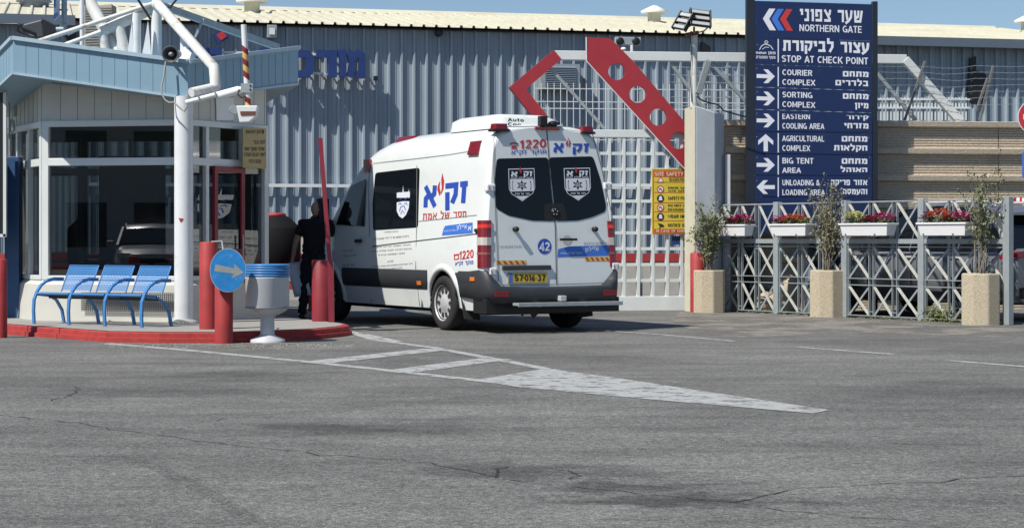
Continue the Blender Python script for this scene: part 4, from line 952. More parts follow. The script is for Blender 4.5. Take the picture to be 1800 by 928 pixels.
poly(q, [((u2 * a + v2 * b_).x, (u2 * a + v2 * b_).y) for a, b_ in ap], lambda x, y, l: sf(x, y, .004)); q.build('arrow', mat('aged_white', (.27, .28, .26), .5, var=.2, dirt=.5, dscale=14), disc)
q = MB(); q.path([at(372, 425, b2[1]), at(390, 424, b2[1] - .2), at(392, 438, bxy[1]), at(392, 470, bxy[1] - .1)], .010, 8); q.build('hook', M['galv'], rs)
# barrier arm raised
ba = thing('barrier_arm', 'raised thin dark red barrier arm beside the third bollard', 'barrier arm', tuple(at(582, 566, 25.4)))
q = MB(); q.beam(at(583, 570, 25.35), at(581, 460, 25.35), .07, .10); q.build('post', M['darkred'], ba)
q = MB(); q.beam(at(580, 462, 25.33), at(563, 243, 25.33), .055, .035); q.build('arm', M['darkred'], ba)

# ------------------------------------------------------------------ litter bin
lb = gd(470, 603); D = lb.y + .2; x = (470 - 900) / F * D; bin_ = thing('litter_bin', 'round grey-white litter bin on a pedestal with blue rings around its rim', 'litter bin', (x, D, 0))
z = lambda py: zat(py, D)
q = MB(); q.lathe([(.05, z(556)), (.13, z(553)), (.22, z(546)), (.255, z(538)), (.255, z(489)), (.262, z(487)), (.24, z(486)), (.235, z(520))], (x, D, 0), 40); q.build('drum', M['binwhite'], bin_)
q = MB(); q.lathe([(.258, z(541)), (.263, z(540)), (.258, z(539))], (x, D, 0), 40); q.build('weld_line', M['txtgrey'], bin_)
q = MB()
for i, py in enumerate((484, 479.5, 475, 470.5, 466.5)):
    r_ = .250 if i < 3 else .243; q.path([Vector((x + r_ * math.cos(a * math.pi / 20), D + r_ * math.sin(a * math.pi / 20), z(py))) for a in range(40)], .016, 8, closed=True)
q.build('rim_ring', M['blue'], bin_)
q = MB(); q.lathe([(.235, z(486)), (.23, z(472)), (.22, z(472)), (.22, z(500)), (0, z(500))], (x, D, 0), 30); q.build('liner', M['black'], bin_)
q = MB(); q.lathe([(.085, .05), (.08, z(553))], (x, D, 0), 20); q.build('pedestal', M['binwhite'], bin_)
q = MB(); q.lathe([(.21, 0), (.205, .035), (.10, .075), (.09, .09)], (x, D, 0), 28); q.build('foot', M['binwhite'], bin_)
# ================================================================== RESCUE VAN
VA = R(29); VO = Vector((.516, 25.28, 0))
van = thing('rescue_van', 'white high-roof rescue van with blue and red Hebrew lettering stopped at the barrier', 'van', tuple(VO), VA)
VI = wm(van).inverted(); vcam = VI @ Vector((0, 0, CAMH))
def vray(px, py, n, k):      # local ray against plane n.p = k
    d = VI.to_3x3() @ Vector(((px - 900) / F, 1, -(py - HOR) / F)); t = (k - vcam.dot(n)) / d.dot(n); return vcam + d * t
KS = .1185; LEAN = .07
WP = [(.28, .93), (.40, .95), (.53, .965), (.62, .985), (.78, .992), (.95, .99), (1.2, .99 - KS * .25), (1.6, .99 - KS * .65), (2.0, .99 - KS * 1.05), (2.3, .83), (2.42, .80), (2.52, .745), (2.59, .66), (2.64, .52), (2.675, .28), (2.685, 0)]
def wz(z):
    for (a, x), (b, y) in zip(WP, WP[1:]):
        if z <= b: return x + (y - x) * max(0, (z - a)) / (b - a)
    return 0
def vs2(px, py):             # -> (u, z) on the left flank
    p = vray(px, py, Vector((1, 0, -KS)), -.99 - KS * .95)
    if p.z < .95: p = vray(px, py, Vector((1, 0, 0)), -.985)
    return (p.y, p.z)
def vr2(px, py):
    p = vray(px, py, Vector((0, 1, -LEAN)), -LEAN * .6); return (p.x, p.z)
def SV(u, z, l=0): return Vector((-(wz(z) + .001 + l), u, z))
def RV(x, z, l=0): return Vector((x, LEAN * (z - .6) - .002 - l, z))
def flank(u, z):
    pts = section(u); pts = pts[:len(WP)]
    for a, b in zip(pts, pts[1:]):
        if z <= b.z: return -(a.x + (b.x - a.x) * max(0, z - a.z) / max(1e-6, b.z - a.z))
    return .3
def sff(px, py, l=0):          # the same, following the nose where the roof comes down
    x = .95
    for i in range(12):
        p = vray(px, py, Vector((1, 0, 0)), -x); x = .5 * x + .5 * flank(min(5.8, max(.3, p.y)), p.z)
    return Vector((-x - .008 - l, p.y, p.z))
sf_ = lambda px, py, l=0: SV(*vs2(px, py), .002 + l)
rf2 = lambda px, py, l=0: RV(*vr2(px, py), .001 + l)
TOPS = [(0, 2.60), (2.8, 2.60), (3.4, 2.56), (3.8, 2.48), (4.1, 2.34), (4.35, 2.17), (4.56, 1.98), (4.76, 1.75), (4.93, 1.52), (5.03, 1.40), (5.3, 1.31), (5.6, 1.18), (5.8, 1.04), (5.91, .9)]
def topu(u):
    for (a, x), (b, y) in zip(TOPS, TOPS[1:]):
        if u <= b: return x + (y - x) * (u - a) / (b - a)
    return .9
def section(u, sc=1.0, dz=0):
    tz = topu(u); s = (tz - .95) / (2.60 - .95); pts = []
    for z, w in WP:
        if z <= .95: zz = z; x = w
        else:
            zz = .95 + (z - .95) * s
            x = wz(zz) if z <= 2.3 else w / .83 * wz(.95 + 1.35 * s)
            if u < .12 and z > 2.3: zz -= dz
        nose = 1 if u < 5.1 else 1 - .05 * (u - 5.1) / .5 if u < 5.6 else .95 - .17 * ((u - 5.6) / .31) ** 2
        y = u + LEAN * (zz - .6) * max(0, 1 - u / .9)
        pts.append(Vector((x * sc * nose, y, zz)))
    return [Vector((-p.x, p.y, p.z)) for p in pts] + [p for p in reversed(pts[:-1])]
q = MB(); st = [(0, .962, .06), (.012, .978, .03), (.04, .991, .012), (.10, 1, 0)] + [(u, 1, 0) for u in (.4, .8, 1.3, 1.8, 2.3, 2.8, 3.1, 3.4, 3.6, 3.8, 3.95, 4.1, 4.23, 4.35, 4.46, 4.56, 4.66, 4.76, 4.85, 4.93, 5.03, 5.15, 5.3, 5.45, 5.6, 5.72, 5.8, 5.86, 5.91)]
q.loft([section(*a) for a in st])
body = q.build('body', M['van'], van, local=True, merge=True)
def cyl(x0, x1, y, z, r):
    c = MB(); c.lathe([(r, x0), (r, x1)], (0, y, z), 40, ax=(1, 0, 0)); return c.build('cut', M['van'], van, local=True, merge=True)
cut(body, [cyl(-1.2, -.62, 1.15, .36, .43), cyl(.62, 1.2, 1.15, .36, .43), cyl(-1.2, -.62, 4.84, .36, .43), cyl(.62, 1.2, 4.84, .36, .43)])
me = body.data
b_ = bmesh.new(); b_.from_mesh(me)
for e in b_.edges:
    if len(e.link_faces) == 2 and e.calc_face_angle(0) > R(32): e.smooth = False
b_.to_mesh(me); b_.free()
def vb(q, name, m, parent=None, **k): return q.build(name, M[m] if isinstance(m, str) else m, parent or van, local=True, **k)
# underside and arch liners
q = MB(); q.box((0, 3.0, .30), (1.5, 5.2, .16)); vb(q, 'underbody', 'plastic')
q = MB()
for yy_ in (1.15, 4.84):
    for sx in (-1, 1):
        n = 24; rows = [[Vector((sx * xx, yy_ + .425 * math.cos(a), .36 + .425 * math.sin(a))) for a in [math.pi * (i / n) * 1.1 - .15 for i in range(n + 1)]] for xx in (.60, .965)]
        q.loft(rows, closed=False, caps=False)
vb(q, 'wheel_arch_liner', 'plastic')
# flares (white rear and front arch lips)
for yy_ in (1.15, 4.84):
    for sx in (-1, 1):
        q = MB(); n = 28; rows = []
        for r, o in ((.425, .0), (.425, .028), (.475, .030), (.52, .004)):
            rows.append([Vector((sx * (wz(.36 + r * math.sin(a)) + o), yy_ + r * math.cos(a), .36 + r * math.sin(a))) for a in [-.12 + (math.pi + .24) * i / n for i in range(n + 1)]])
        q.loft(rows, closed=False, caps=False); vb(q, 'wheel_arch_flare', 'van')
# grey protective band
def band(u0, u1, z0, z1, name, m, lift=.014):
    for sx in (-1, 1):
        q = MB(); us = [u0 + (u1 - u0) * i / 8 for i in range(9)]
        rows = [[Vector((sx * (wz(z) + l), u, z)) for u in us] for z, l in ((z0, 0), (z0 + .012, lift), ((z0 + z1) / 2, lift + .004), (z1 - .012, lift), (z1, 0))]
        q.loft(rows, closed=False, caps=False); vb(q, name, m)
band(1.61, 4.38, .525, .785, 'side_band', 'vanband'); band(.30, .70, .525, .785, 'side_band', 'vanband')
band(5.34, 5.6, .525, .785, 'side_band', 'vanband')
# windows and seams on the flank
def spoly(pts, name, m, fn=sf_, lift=0, parent=None, grid=None):
    q = MB(); poly(q, pts, fn, lift); return vb(q, name, m, parent)
def rpts(pts, r=3, n=5):     # rounded corner polygon in pixel space
    out = []; k = len(pts)
    for i in range(k):
        p = Vector(pts[i]); a = (Vector(pts[i - 1]) - p); b = (Vector(pts[(i + 1) % k]) - p); ra = min(r, a.length / 2, b.length / 2); a = p + a.normalized() * ra; b = p + b.normalized() * ra
        for j in range(n + 1):
            t = j / n; out.append(tuple(a * (1 - t) ** 2 + p * 2 * t * (1 - t) + b * t * t))
    return out
sw = spoly(rpts([(660, 304), (738, 295), (735, 400), (656, 405), (655, 360)], 5), 'side_window', 'blkglass')
q = MB(); rows = []
for i in range(7):
    f = i / 6; a = Vector((619 - 27 * f ** .9, 327 + 68 * f)); b = Vector((645 - 3 * f, 314 + 84 * f)); rows.append([sff(*(a.lerp(b, j / 5)), .006) for j in range(6)])
q.loft(rows, closed=False, caps=False); vb(q, 'front_door_window', 'blkglass')
def sline(lines, w, fn, name, m, parent=None, lift=.004):
    q = MB()
    for p in lines: stroke(q, p, w, fn, lift)
    return vb(q, name, m, parent)
sline([[(733.5, 291), (733, 400), (732, 470), (732, 538)], [(651, 290), (648, 330), (650, 410), (648, 531)], [(650, 288), (733, 279), (790, 272), (826, 266)], [(735, 389), (790, 383.5), (839, 378)]], .9, sf_, 'panel_seam', 'txtgrey')
sline([[(655, 433), (686, 429), (838, 411)]], 1.2, sf_, 'door_rail', 'seam')
q = MB(); q.beam(sf_(838, 411), sf_(838, 403), .03, .03); q.sphere(sf_(839, 405, .02), .025); vb(q, 'rail_stop', 'plastic')
q = MB(); q.beam(sf_(628, 424, .03), sf_(638, 423, .03), .03, .045); vb(q, 'door_handle', 'plastic')
def lampbox(fn, pts, depth, name, m, bev=.008):
    q = MB(); p = [fn(x, y, 0) for x, y in pts]; nrm = (fn(*pts[0], 1) - fn(*pts[0], 0)).normalized(); q.prism(p, nrm * depth); return vb(q, name, m, bevel=bev)
q = MB(); c_ = sff(648, 292, .01); q.box(c_, (.05, .19, .19)); vb(q, 'side_warning_light', 'lampred', bevel=.008)
for pts in ([(826, 249), (844, 247), (842, 272), (824, 273)],):
    lb_ = lampbox(sff if pts[0][0] < 700 else sf_, pts, .03, 'side_warning_light', 'lampred')
for pts in ([(735, 494), (742, 494), (742, 501), (735, 501)], [(829, 487), (837, 487), (837, 494), (829, 494)]): lampbox(lambda x, y, l=0: sf_(x, y, l + .012), pts, .012, 'side_marker', 'orange', .003)
# lettering on the flank
def stext(items, name, m, fn=sf_, parent=None, lift=.001):
    q = MB()
    for g, x0, x1, yl, yr, h in items:     # baseline from (x0,yl) to (x1,yr), letter height h (px)
        V, Fc, w = g; q.add([fn(x0 + (x1 - x0) * v[0] / w, yl + (yr - yl) * v[0] / w - h * v[1], lift + v[2] * .0003) for v in V], Fc)
    return vb(q, name, m, parent)
stext([(heb('זק', .26), 781, 822, 361, 356, 37), (heb('א', .26), 744, 766, 365, 363, 37)], 'logo_lettering', 'txtblue')
q = MB(); fx = lambda x, y, l=0: sf_(x, y, .001 + l)
poly(q, [(773, 345), (769, 334), (770, 326), (774, 318), (773, 330), (775, 338)], fx); poly(q, [(775, 343), (777, 330), (776, 316), (778, 304), (781, 318), (780, 332)], fx, .0004); vb(q, 'flame_mark', 'txtred')
stext([(heb('חסד של אמת', .17), 743, 820, 386.5, 382, 11)], 'slogan_lettering', 'txtred')
stk = spoly([(780, 402), (783, 397), (806, 394), (831, 391), (831, 410), (777, 414)], 'sticker', 'arrowblue')
stext([(heb('איילון', .16), 803, 821, 404, 402, 7), (heb('שירותי דרך וגרירה', .16), 781, 801, 408, 406, 2.6), (heb('א', .2), 823, 829, 405, 404, 7)], 'sticker_lettering', 'signwhite', parent=stk, lift=.002)
stext([(latin('1220', .03), 808, 833, 457, 453, 15)], 'phone_lettering', 'txtred')
q = MB(); stroke(q, [(799, 449), (806, 448), (807, 455), (800, 456), (799, 449)], 1.6, fx); stroke(q, [(798, 448), (808, 447)], 1.8, fx, .0004); vb(q, 'telephone_mark', 'txtred')
stext([(heb('מוקד זק"א', .17), 801, 833, 467, 464, 6.5)], 'dispatch_lettering', 'txtblue')
q = MB(); random.seed(11)
def small(words, x0, x1, y0, y1, h): V, Fc, w = heb(words, .18); q.add([sf_(x0 + (x1 - x0) * v[0] / w, y0 + (y1 - y0) * v[0] / w - h * v[1], .0015 + v[2] * .0002) for v in V], Fc)
small('ארגון ההצלה', 676, 700, 409, 407.5, 2); small('ניידת זו נתרמה על ידי ידידי הארגון לזכר', 657, 719, 422, 416.5, 3)
small('לעילוי נשמת יקירינו היקרים', 655, 722, 436, 431, 2); small('זכרונם לברכה לנצח נצחים בארץ', 654, 724, 443, 438, 2.2); small('תהא נשמתם צרורה', 665, 712, 449.5, 446, 2.2)
small('תודה רבה', 682, 692, 461, 460, 2.5); small('לכל התורמים והמתנדבים בארץ ובעולם', 656, 726, 470, 464, 2); small('חזק ואמץ בן ציון', 672, 708, 474, 471, 1.8)
small('ארגון חסד', 602, 622, 443, 441, 2.5); small('יחידת הצלה', 604, 628, 452, 450, 3); small('ארצית', 603, 624, 468, 467, 3)
vb(q, 'dedication_lettering', 'txtgrey')
# crest on the side window
q = MB(); fl = lambda x, y, l=0: sf_(x, y, .002 + l)
poly(q, [(698, 356), (708, 354), (720, 354), (719, 366), (714, 378), (708, 384), (702, 380), (698, 371)], fl)
for i, (x, h) in enumerate(((700, 8), (703, 11), (706, 9), (709, 22), (712, 12), (715, 10), (719, 16))): poly(q, [(x - 1.6, 348), (x + 1.6, 347.6), (x + .3, 343 - h + 5)], fl, .0003 + i * .0002)
poly(q, [(698, 339), (721, 337), (721, 346), (698, 348)], fl); crest = vb(q, 'crest', 'signwhite', sw)
q = MB()
for p in ([(703, 372), (705, 364), (711, 362), (714, 370)], [(705, 377), (708, 370), (712, 376)], [(701, 360), (704, 357), (707, 360)], [(711, 359), (715, 357), (717, 361)], [(703, 352), (706, 349)], [(712, 351), (716, 348)]): stroke(q, p, 1.3, fl, .002)
vb(q, 'crest_drawing', 'txtblue', crest)
# mirror
q = MB(); q.box((-1.075, 4.90, 1.62), (.17, .12, .36)); q.beam((-.93, 4.85, 1.45), (-1.05, 4.9, 1.50), .05, .05); vb(q, 'door_mirror', 'plastic', bevel=.02)
q = MB(); q.box((1.20, 4.83, 1.62), (.20, .12, .36)); q.beam((.97, 4.8, 1.5), (1.15, 4.83, 1.56), .05, .05); vb(q, 'door_mirror', 'plastic', bevel=.02)
# windscreen and front
q = MB(); rows = []
for u in (4.12, 4.45, 4.7, 4.93): 
    zt = topu(u); w = wz(.95 + 1.35 * (zt - .95) / 1.65) * .78; rows.append([Vector((w * t, u + .02, zt + .085 * (1 - abs(t)) * .9 + .0)) for t in (-1, -.5, 0, .5, 1)])
q.loft(rows, closed=False, caps=False); vb(q, 'windscreen', 'blkglass')
q = MB(); q.box((0, 5.86, .5), (1.75, .2, .30)); vb(q, 'front_bumper', 'vanband', bevel=.05)
q = MB(); q.box((0, 5.87, .82), (.9, .12, .22)); vb(q, 'grille', 'plastic', bevel=.02)
for sx in (-1, 1):
    q = MB(); q.sphere((sx * .74, 5.70, .95), .17, .17, .19); vb(q, 'headlight', 'lampclear')
# rear doors: outline seams, glass, hardware
DO = [(868, 228), (872, 224), (960, 222), (1028, 224), (1040, 232), (1058, 300), (1079, 395), (1082, 470), (1074, 497), (978, 500), (885, 501), (876, 494), (872, 400), (868, 300)]
sline([DO + [DO[0]]], 1.5, rf2, 'door_seam', 'txtgrey'); sline([[(960.5, 224), (968, 330), (976, 402), (978, 499)]], 1.5, rf2, 'centre_seam', 'seam', lift=.004)
rw = []
for half in (0, 1):
    if half == 0: pts = [(873, 279), (963, 277), (975, 389), (935, 388), (893, 379), (871, 366), (868, 330)]
    else: pts = [(964.5, 277), (1042, 275), (1056, 318), (1065, 362), (1064, 372), (1040, 382), (1015, 388), (977, 389)]
    rw.append(spoly(rpts(pts, 6), 'rear_window', 'blkglass', rf2, .002))
q = MB(); poly(q, rpts([(956, 358), (990, 357), (998, 388), (956, 388)], 5), rf2, .0035); bz = vb(q, 'camera_pad', 'plastic')
q = MB(); c = rf2(975, 373, .004); q.lathe([(.058, 0), (.058, .012), (0, .014)], c, 24, ax=(0, -1, 0)); lk = vb(q, 'round_badge', 'black')
q = MB(); 
for i in range(5): a = i * 1.256 + .3; q.sphere(c + Vector((.035 * math.cos(a), -.014, .035 * math.sin(a))), .007, .004, .009, 8, 6)
vb(q, 'badge_dot', 'rim', lk)
def shield(cx, cy, s, skew, par):
    X = lambda x, y: (cx + x * s + skew * y * s, cy + y * s)
    fn = lambda x, y, l=0: rf2(*X(x, y), .003 + l)
    q = MB(); out = [(-23, -30), (23, -31), (23, 4), (19, 13), (0, 27), (-19, 14), (-23, 5)]
    poly(q, out, fn); sh = vb(q, 'shield_emblem', 'signwhite', par)
    q = MB(); poly(q, [(a * .95, b_ * .95 - .1) for a, b_ in out], fn, .0006)
    vb(q, 'shield_field', 'blkglass', sh)
    q = MB(); poly(q, [(-20.5, -12), (20.5, -12.5), (21, 9), (-20.5, 10)], fn, .0012); poly(q, [(-13, 18), (13, 17.5), (0, 25)], fn, .0012)
    for g, a, b_, y, h in ((heb('זק', .26), 3, 19, -17, 8.5), (heb('א', .26), -19, -8, -16.5, 8.5), (heb('איתור חילוץ הצלה', .18), -19, 19, -12.9, 2.6), (heb('חסד של אמת', .18), -13, 13, 15.5, 3)):
        V, Fc, w = g; q.add([fn(a + (b_ - a) * v[0] / w, y - h * v[1], .0014 + v[2] * .0002) for v in V], Fc)
    vb(q, 'shield_lettering', 'signwhite', sh)
    q = MB()
    for i in range(6):
        a = math.pi / 2 + i * math.pi / 3; c0 = (10 * math.cos(a), -1 - 9.5 * math.sin(a)); l = (5.2 * math.cos(a + .42), -1 - 5.2 * math.sin(a + .42)); r = (5.2 * math.cos(a - .42), -1 - 5.2 * math.sin(a - .42)); poly(q, [c0, l, r], fn, .002)
    poly(q, circ(0, -1, 5.3, 5.3, 20), fn, .0023)
    for sx in (-1, 1):
        for i in range(6): a = -1.1 + i * .42; cx_, cy_ = sx * (14.5 + 1.2 * math.cos(a * 1.3)), -1 - 8.5 * math.sin(a); stroke(q, [(cx_ - .8, cy_ - 1), (cx_ + 1.2 * sx, cy_ + 1)], 1.2, fn, .002)
    vb(q, 'globe_emblem', 'blkglass', sh)
    q = MB()
    for i in (-1, 0, 1): stroke(q, [(i * 2.6, -5.5), (i * 3.2, -1), (i * 2.6, 3.5)], .6, fn, .003); stroke(q, [(-5, -1 + i * 2.6), (5, -1 + i * 2.6)], .6, fn, .0032)
    vb(q, 'globe_lines', 'signwhite', sh)
    q = MB(); poly(q, [(-3, -24), (-4, -28), (-2, -34), (0, -28), (0, -22), (-2, -22)], fn, .003); vb(q, 'flame_mark', 'txtred', sh)
shield(917, 327, 1.0, .035, rw[0]); shield(1015, 326, 1.0, .05, rw[1])
stext([(latin('1220', .03), 913, 960, 262, 259.5, 15)], 'phone_lettering', 'txtred', rf2)
q = MB(); fr2 = lambda x, y, l=0: rf2(x, y, .001 + l); poly(q, [(898, 262), (909, 262), (907, 256), (900, 256)], fr2); stroke(q, [(896, 254), (903, 251.5), (911, 254)], 2.5, fr2, .0005); vb(q, 'telephone_mark', 'txtred')
stext([(heb('מוקד זק"א', .17), 898, 960, 272, 270, 7)], 'dispatch_lettering', 'txtblue', rf2)
stext([(heb('זק', .25), 1005, 1035, 268, 268, 15), (heb('א', .25), 972, 989, 268, 268, 16)], 'logo_lettering', 'txtblue', rf2)
q = MB(); poly(q, [(997, 259), (994, 253), (997, 245), (998, 252)], fr2); poly(q, [(999, 260), (1000, 250), (998, 241), (1003, 250), (1002, 256)], fr2, .0004); vb(q, 'flame_mark', 'txtred')
dsc = spoly(circ(957, 433, 12, 13.5), 'number_disc', 'txtblue', rf2, .001); stext([(latin('42', .05), 948, 966, 441, 441, 15)], 'number_lettering', 'signwhite', rf2, dsc, .003)
stk2 = spoly([(981, 438), (1000, 433), (1040, 432), (1070, 431), (1070, 449), (980, 452)], 'sticker', 'arrowblue', rf2)
stext([(heb('אנחנו לשירות אמיתי', .17), 984, 1023, 447, 446, 3), (heb('איילון', .17), 1028, 1052, 442, 441, 6), (heb('ביטוח', .17), 1040, 1051, 434.8, 434.8, 2)], 'sticker_lettering', 'signwhite', rf2, stk2, .002)
def hazard(x0, x1, y0, y1):
    o = spoly([(x0, y0), (x1, y0 - .5), (x1, y1 - .5), (x0, y1)], 'hazard_strip', mat('hazard_yellow', (.7, .5, .08), .4), rf2); q = MB(); n = 5; w = (x1 - x0) / n
    for i in range(n): a = x0 + i * w + .5; poly(q, [(a, y0 + .3), (a + w * .45, y0 + .3), (a + w * .85, y1 - .6), (a + w * .4, y1 - .6)], rf2, .001)
    vb(q, 'hazard_stripe', 'txtred', o)
hazard(872, 925, 458, 465); hazard(1028, 1072, 452, 459)
pb_ = lampbox(lambda x, y, l=0: rf2(x, y, l), [(892, 479), (961, 479), (961, 497), (892, 497)], .012, 'number_plate', 'plateyellow', .002)
stext([(latin('57', .03), 903, 918, 493.5, 493.5, 11), (latin('016', .03), 921, 939, 493.5, 493.5, 11), (latin('37', .03), 943, 957, 493.5, 493.5, 11), (latin('-'), 918.8, 920.8, 493, 493, 11), (latin('-'), 940, 942, 493, 493, 11)], 'plate_lettering', 'txtblack', rf2, pb_, .015)
q = MB(); poly(q, [(893, 480), (900, 480), (900, 496), (893, 496)], rf2, .014); vb(q, 'plate_strip', 'arrowblue', pb_)
lampbox(rf2, [(882, 467), (967, 466), (967, 474), (882, 475)], .03, 'plate_trim', 'vanband', .006)
q = MB(); q.beam(rf2(982, 421, .04), rf2(1011, 421, .04), .03, .03); hd = vb(q, 'door_handle', 'plastic'); spoly(circ(997, 422, 8, 8.5), 'handle_recess', 'rim', rf2, .0)
for x in (904, 1043):
    q = MB(); c = rf2(x, 403, 0); q.lathe([(.03, 0), (.022, .03), (.036, .05), (.03, .075), (0, .08)], c, 16, ax=(0, -1, 0)); vb(q, 'door_stop', 'plastic')
for x, y in ((862, 330), (1068, 327), (866, 477), (1081, 468)):
    q = MB(); c = rf2(x, y, -.02); q.box(c, (.12 if y < 400 else .10, .09, .09)); hg = vb(q, 'door_hinge', 'boxwhite', bevel=.012)
    q = MB(); q.box(c + Vector((-.03, -.047, 0)), (.014, .006, .03)); q.box(c + Vector((.03, -.047, 0)), (.014, .006, .03)); vb(q, 'hinge_slot', 'txtgrey', hg)
stext([(latin('SPRINTER', 0), 877, 917, 435.5, 434.8, 3.6), (latin('EFFICIENCY', 0), 1026, 1068, 429.5, 429, 3.6)], 'badge_lettering', mat('chrome_grey', (.34, .35, .36), .4), rf2)
# tail lights wrapping the corners
def tail(sx):
    zs = [.84, .93, 1.00, 1.06, 1.20, 1.43]; ms = ['lampred', 'lampclear', 'lampred', 'lampred', 'lampred']; ms = ['lampred', 'lampred', 'lampred', 'lampclear', 'lampred']
    base = MB()
    def pl(z, g=0): 
        k = (z - .84) * .04; dy = LEAN * (z - .6)
        return [Vector((sx * (x - k * .9) , y + dy, z)) for x, y in ((.885, -.016 - g), (.955, -.022 - g), (.992 + g, .0), (1.004 + g, .05), (1.006 + g, .15), (.97, .165), (.90, .05))]
    base.loft([pl(.835), pl(1.435)], smooth=False); tl = vb(base, 'tail_light', 'lampred', bevel=.01)
    for a, b_, m in ((.845, .985, 'lampred'), (1.0, 1.03, mat('lens_pale_red', (.32, .10, .09), .2)), (1.065, 1.205, 'lampred'), (1.12, 1.22, 'lampclear')):
        if m == 'lampred': continue
        q = MB(); q.loft([pl(a, .005), pl(b_, .005)], smooth=False); vb(q, 'lens_band', m, tl, bevel=.004)
    q = MB(); q.loft([[p.lerp(Vector((sx * .93, 0, p.z)), .1) for p in pl(1.34, .006)], [p.lerp(Vector((sx * .93, 0, p.z)), .1) for p in pl(1.385, .006)]], smooth=False)
    vb(q, 'lit_lens', mat('lit_brake_lens', (.6, .03, .02), .2, emit=((1, .05, .03), .15)), tl)
tail(-1); tail(1)
# bumper
q = MB(); rows = []
path = [(-.995, .80, .785, .46), (-1.0, .45, .80, .44), (-1.005, .12, .815, .42), (-.985, -.02, .80, .40), (-.93, -.085, .68, .39), (-.82, -.11, .60, .385), (-.4, -.135, .585, .385), (0, -.145, .585, .385), (.4, -.135, .585, .385), (.82, -.11, .60, .385), (.93, -.085, .68, .39), (.985, -.02, .80, .40), (1.005, .12, .815, .42), (1.0, .45, .80, .44), (.995, .80, .785, .46)]
for x, y, zt, zb in path:
    inn = Vector((x * .88, max(y + .10, .02), 0)); o = Vector((x, y, 0))
    rows.append([inn + Vector((0, 0, zt)), o + (inn - o) * .15 + Vector((0, 0, zt)), o + Vector((0, 0, zt - .03)), o + Vector((0, 0, (zt + zb) / 2)) , o + (inn - o) * .1 + Vector((0, 0, zb)), inn + Vector((0, 0, zb))])
q.loft(rows, closed=True, caps=True); bump = vb(q, 'rear_bumper', 'vanband')
for sx in (-1, 1):
    q = MB(); q.box((sx * .80, -.118, .50), (.20, .02, .07), 0); vb(q, 'bumper_reflector', 'lampred', bump, bevel=.005)
q = MB(); q.box((0, .3, .44), (1.7, .7, .22)); q.box((0, .13, .35), (1.97, .36, .19)); vb(q, 'rear_underbody', 'plastic')
# step bar, tow hook, mud flaps, hanging rag
q = MB(); q.box((.10, -.24, .375), (1.55, .14, .035)); q.box((.10, -.315, .37), (1.55, .02, .05)); q.beam((-.3, -.2, .36), (-.3, .3, .40), .05, .05); q.beam((.4, -.2, .36), (.4, .3, .40), .05, .05); vb(q, 'step_bar', 'galv', bevel=.004)
q = MB(); q.box((.05, -.16, .44), (.09, .10, .07)); vb(q, 'tow_hitch', 'rim', bevel=.008)
for sx in (-1, 1): q = MB(); q.prism([Vector((sx * .72, .66, .46)), Vector((sx * .98, .66, .46)), Vector((sx * .97, .58, .17)), Vector((sx * .74, .58, .15))], (0, .012, 0)); vb(q, 'mud_flap', 'rubber')
q = MB(); random.seed(2)
for x, w, l in ((-.62, .10, .12), (-.5, .08, .17), (-.36, .12, .20), (-.2, .07, .12)):
    q.prism([Vector((x, .02, .38)), Vector((x + w, .0, .38)), Vector((x + w * 1.3, -.04, .38 - l * .6)), Vector((x + w * .6, -.02, .38 - l)), Vector((x + w * .1, -.05, .38 - l * .7))], (0, .01, .0))
vb(q, 'torn_flap', mat('rusty_rubber', (.09, .05, .045), .9))
q = MB(); q.lathe([(.05, -.6), (.14, -.5), (.14, .5), (.05, .6)], (0, 1.15, .36), 16, ax=(1, 0, 0)); q.path([Vector((.1, .1, .30)), Vector((.2, .9, .26)), Vector((.2, 1.8, .3))], .04); vb(q, 'axle', 'plastic')
# roof kit
q = MB(); 
def rr(x0, x1, y0, y1, z, r=.15): return [Vector((x, y, z)) for x, y in rpts([(x0, y0), (x1, y0), (x1, y1), (x0, y1)], r, 4)]
ac0 = [rr(-.60, .42, .42, 1.8, 2.63), rr(-.58, .34, .42, 1.78, 2.765), rr(-.52, .20, .47, 1.65, 2.815), rr(-.42, .05, .66, 1.45, 2.83)]
q.loft(ac0); ac = vb(q, 'roof_air_conditioner', 'van')
q = MB(); fa = lambda x, y, l=0: Vector((x, .42 + (.0 if y < 2.765 else (y - 2.765)), y))
V, Fc, w = latin('Auto'); q.add([fa(-.42 + .24 * v[0] / w, 2.725 + .042 * v[1]) + Vector((0, -.0015, 0)) for v in V], Fc); V, Fc, w = latin('Coo'); q.add([fa(-.42 + .20 * v[0] / w, 2.665 + .045 * v[1]) + Vector((0, -.0015, 0)) for v in V], Fc); vb(q, 'maker_lettering', 'txtblack', ac)
for x0, x1 in ((-.78, -.58), (.52, .70)):
    q = MB(); q.loft([rr(x0, x1, .10, .26, 2.585, .03), rr(x0 + .01, x1 - .01, .11, .25, 2.67, .03)]); wl = vb(q, 'roof_warning_light', 'lampred', bevel=.008)
    q = MB(); q.box(((x0 + x1) / 2, .18, 2.585), (abs(x1 - x0) + .02, .18, .03)); vb(q, 'lamp_base', 'plastic', wl)
q = MB(); q.box((0, .13, 2.625), (.36, .05, .035)); vb(q, 'third_brake_light', 'lampred', bevel=.006)
q = MB(); q.box((-.06, .14, 2.72), (.11, .08, .13)); q.beam((-.06, .14, 2.6), (-.06, .14, 2.7), .03, .03); q.sphere((.10, .15, 2.69), .07, .05, .04); q.beam((0, .15, 2.67), (.2, .15, 2.70), .05, .04); vb(q, 'roof_camera', 'plastic', bevel=.01)
q = MB(); q.loft([rr(-.66, -.40, 2.75, 3.35, 2.57, .05), rr(-.62, -.42, 2.8, 3.3, 2.64, .05)]); vb(q, 'roof_light_bar', 'lampred')
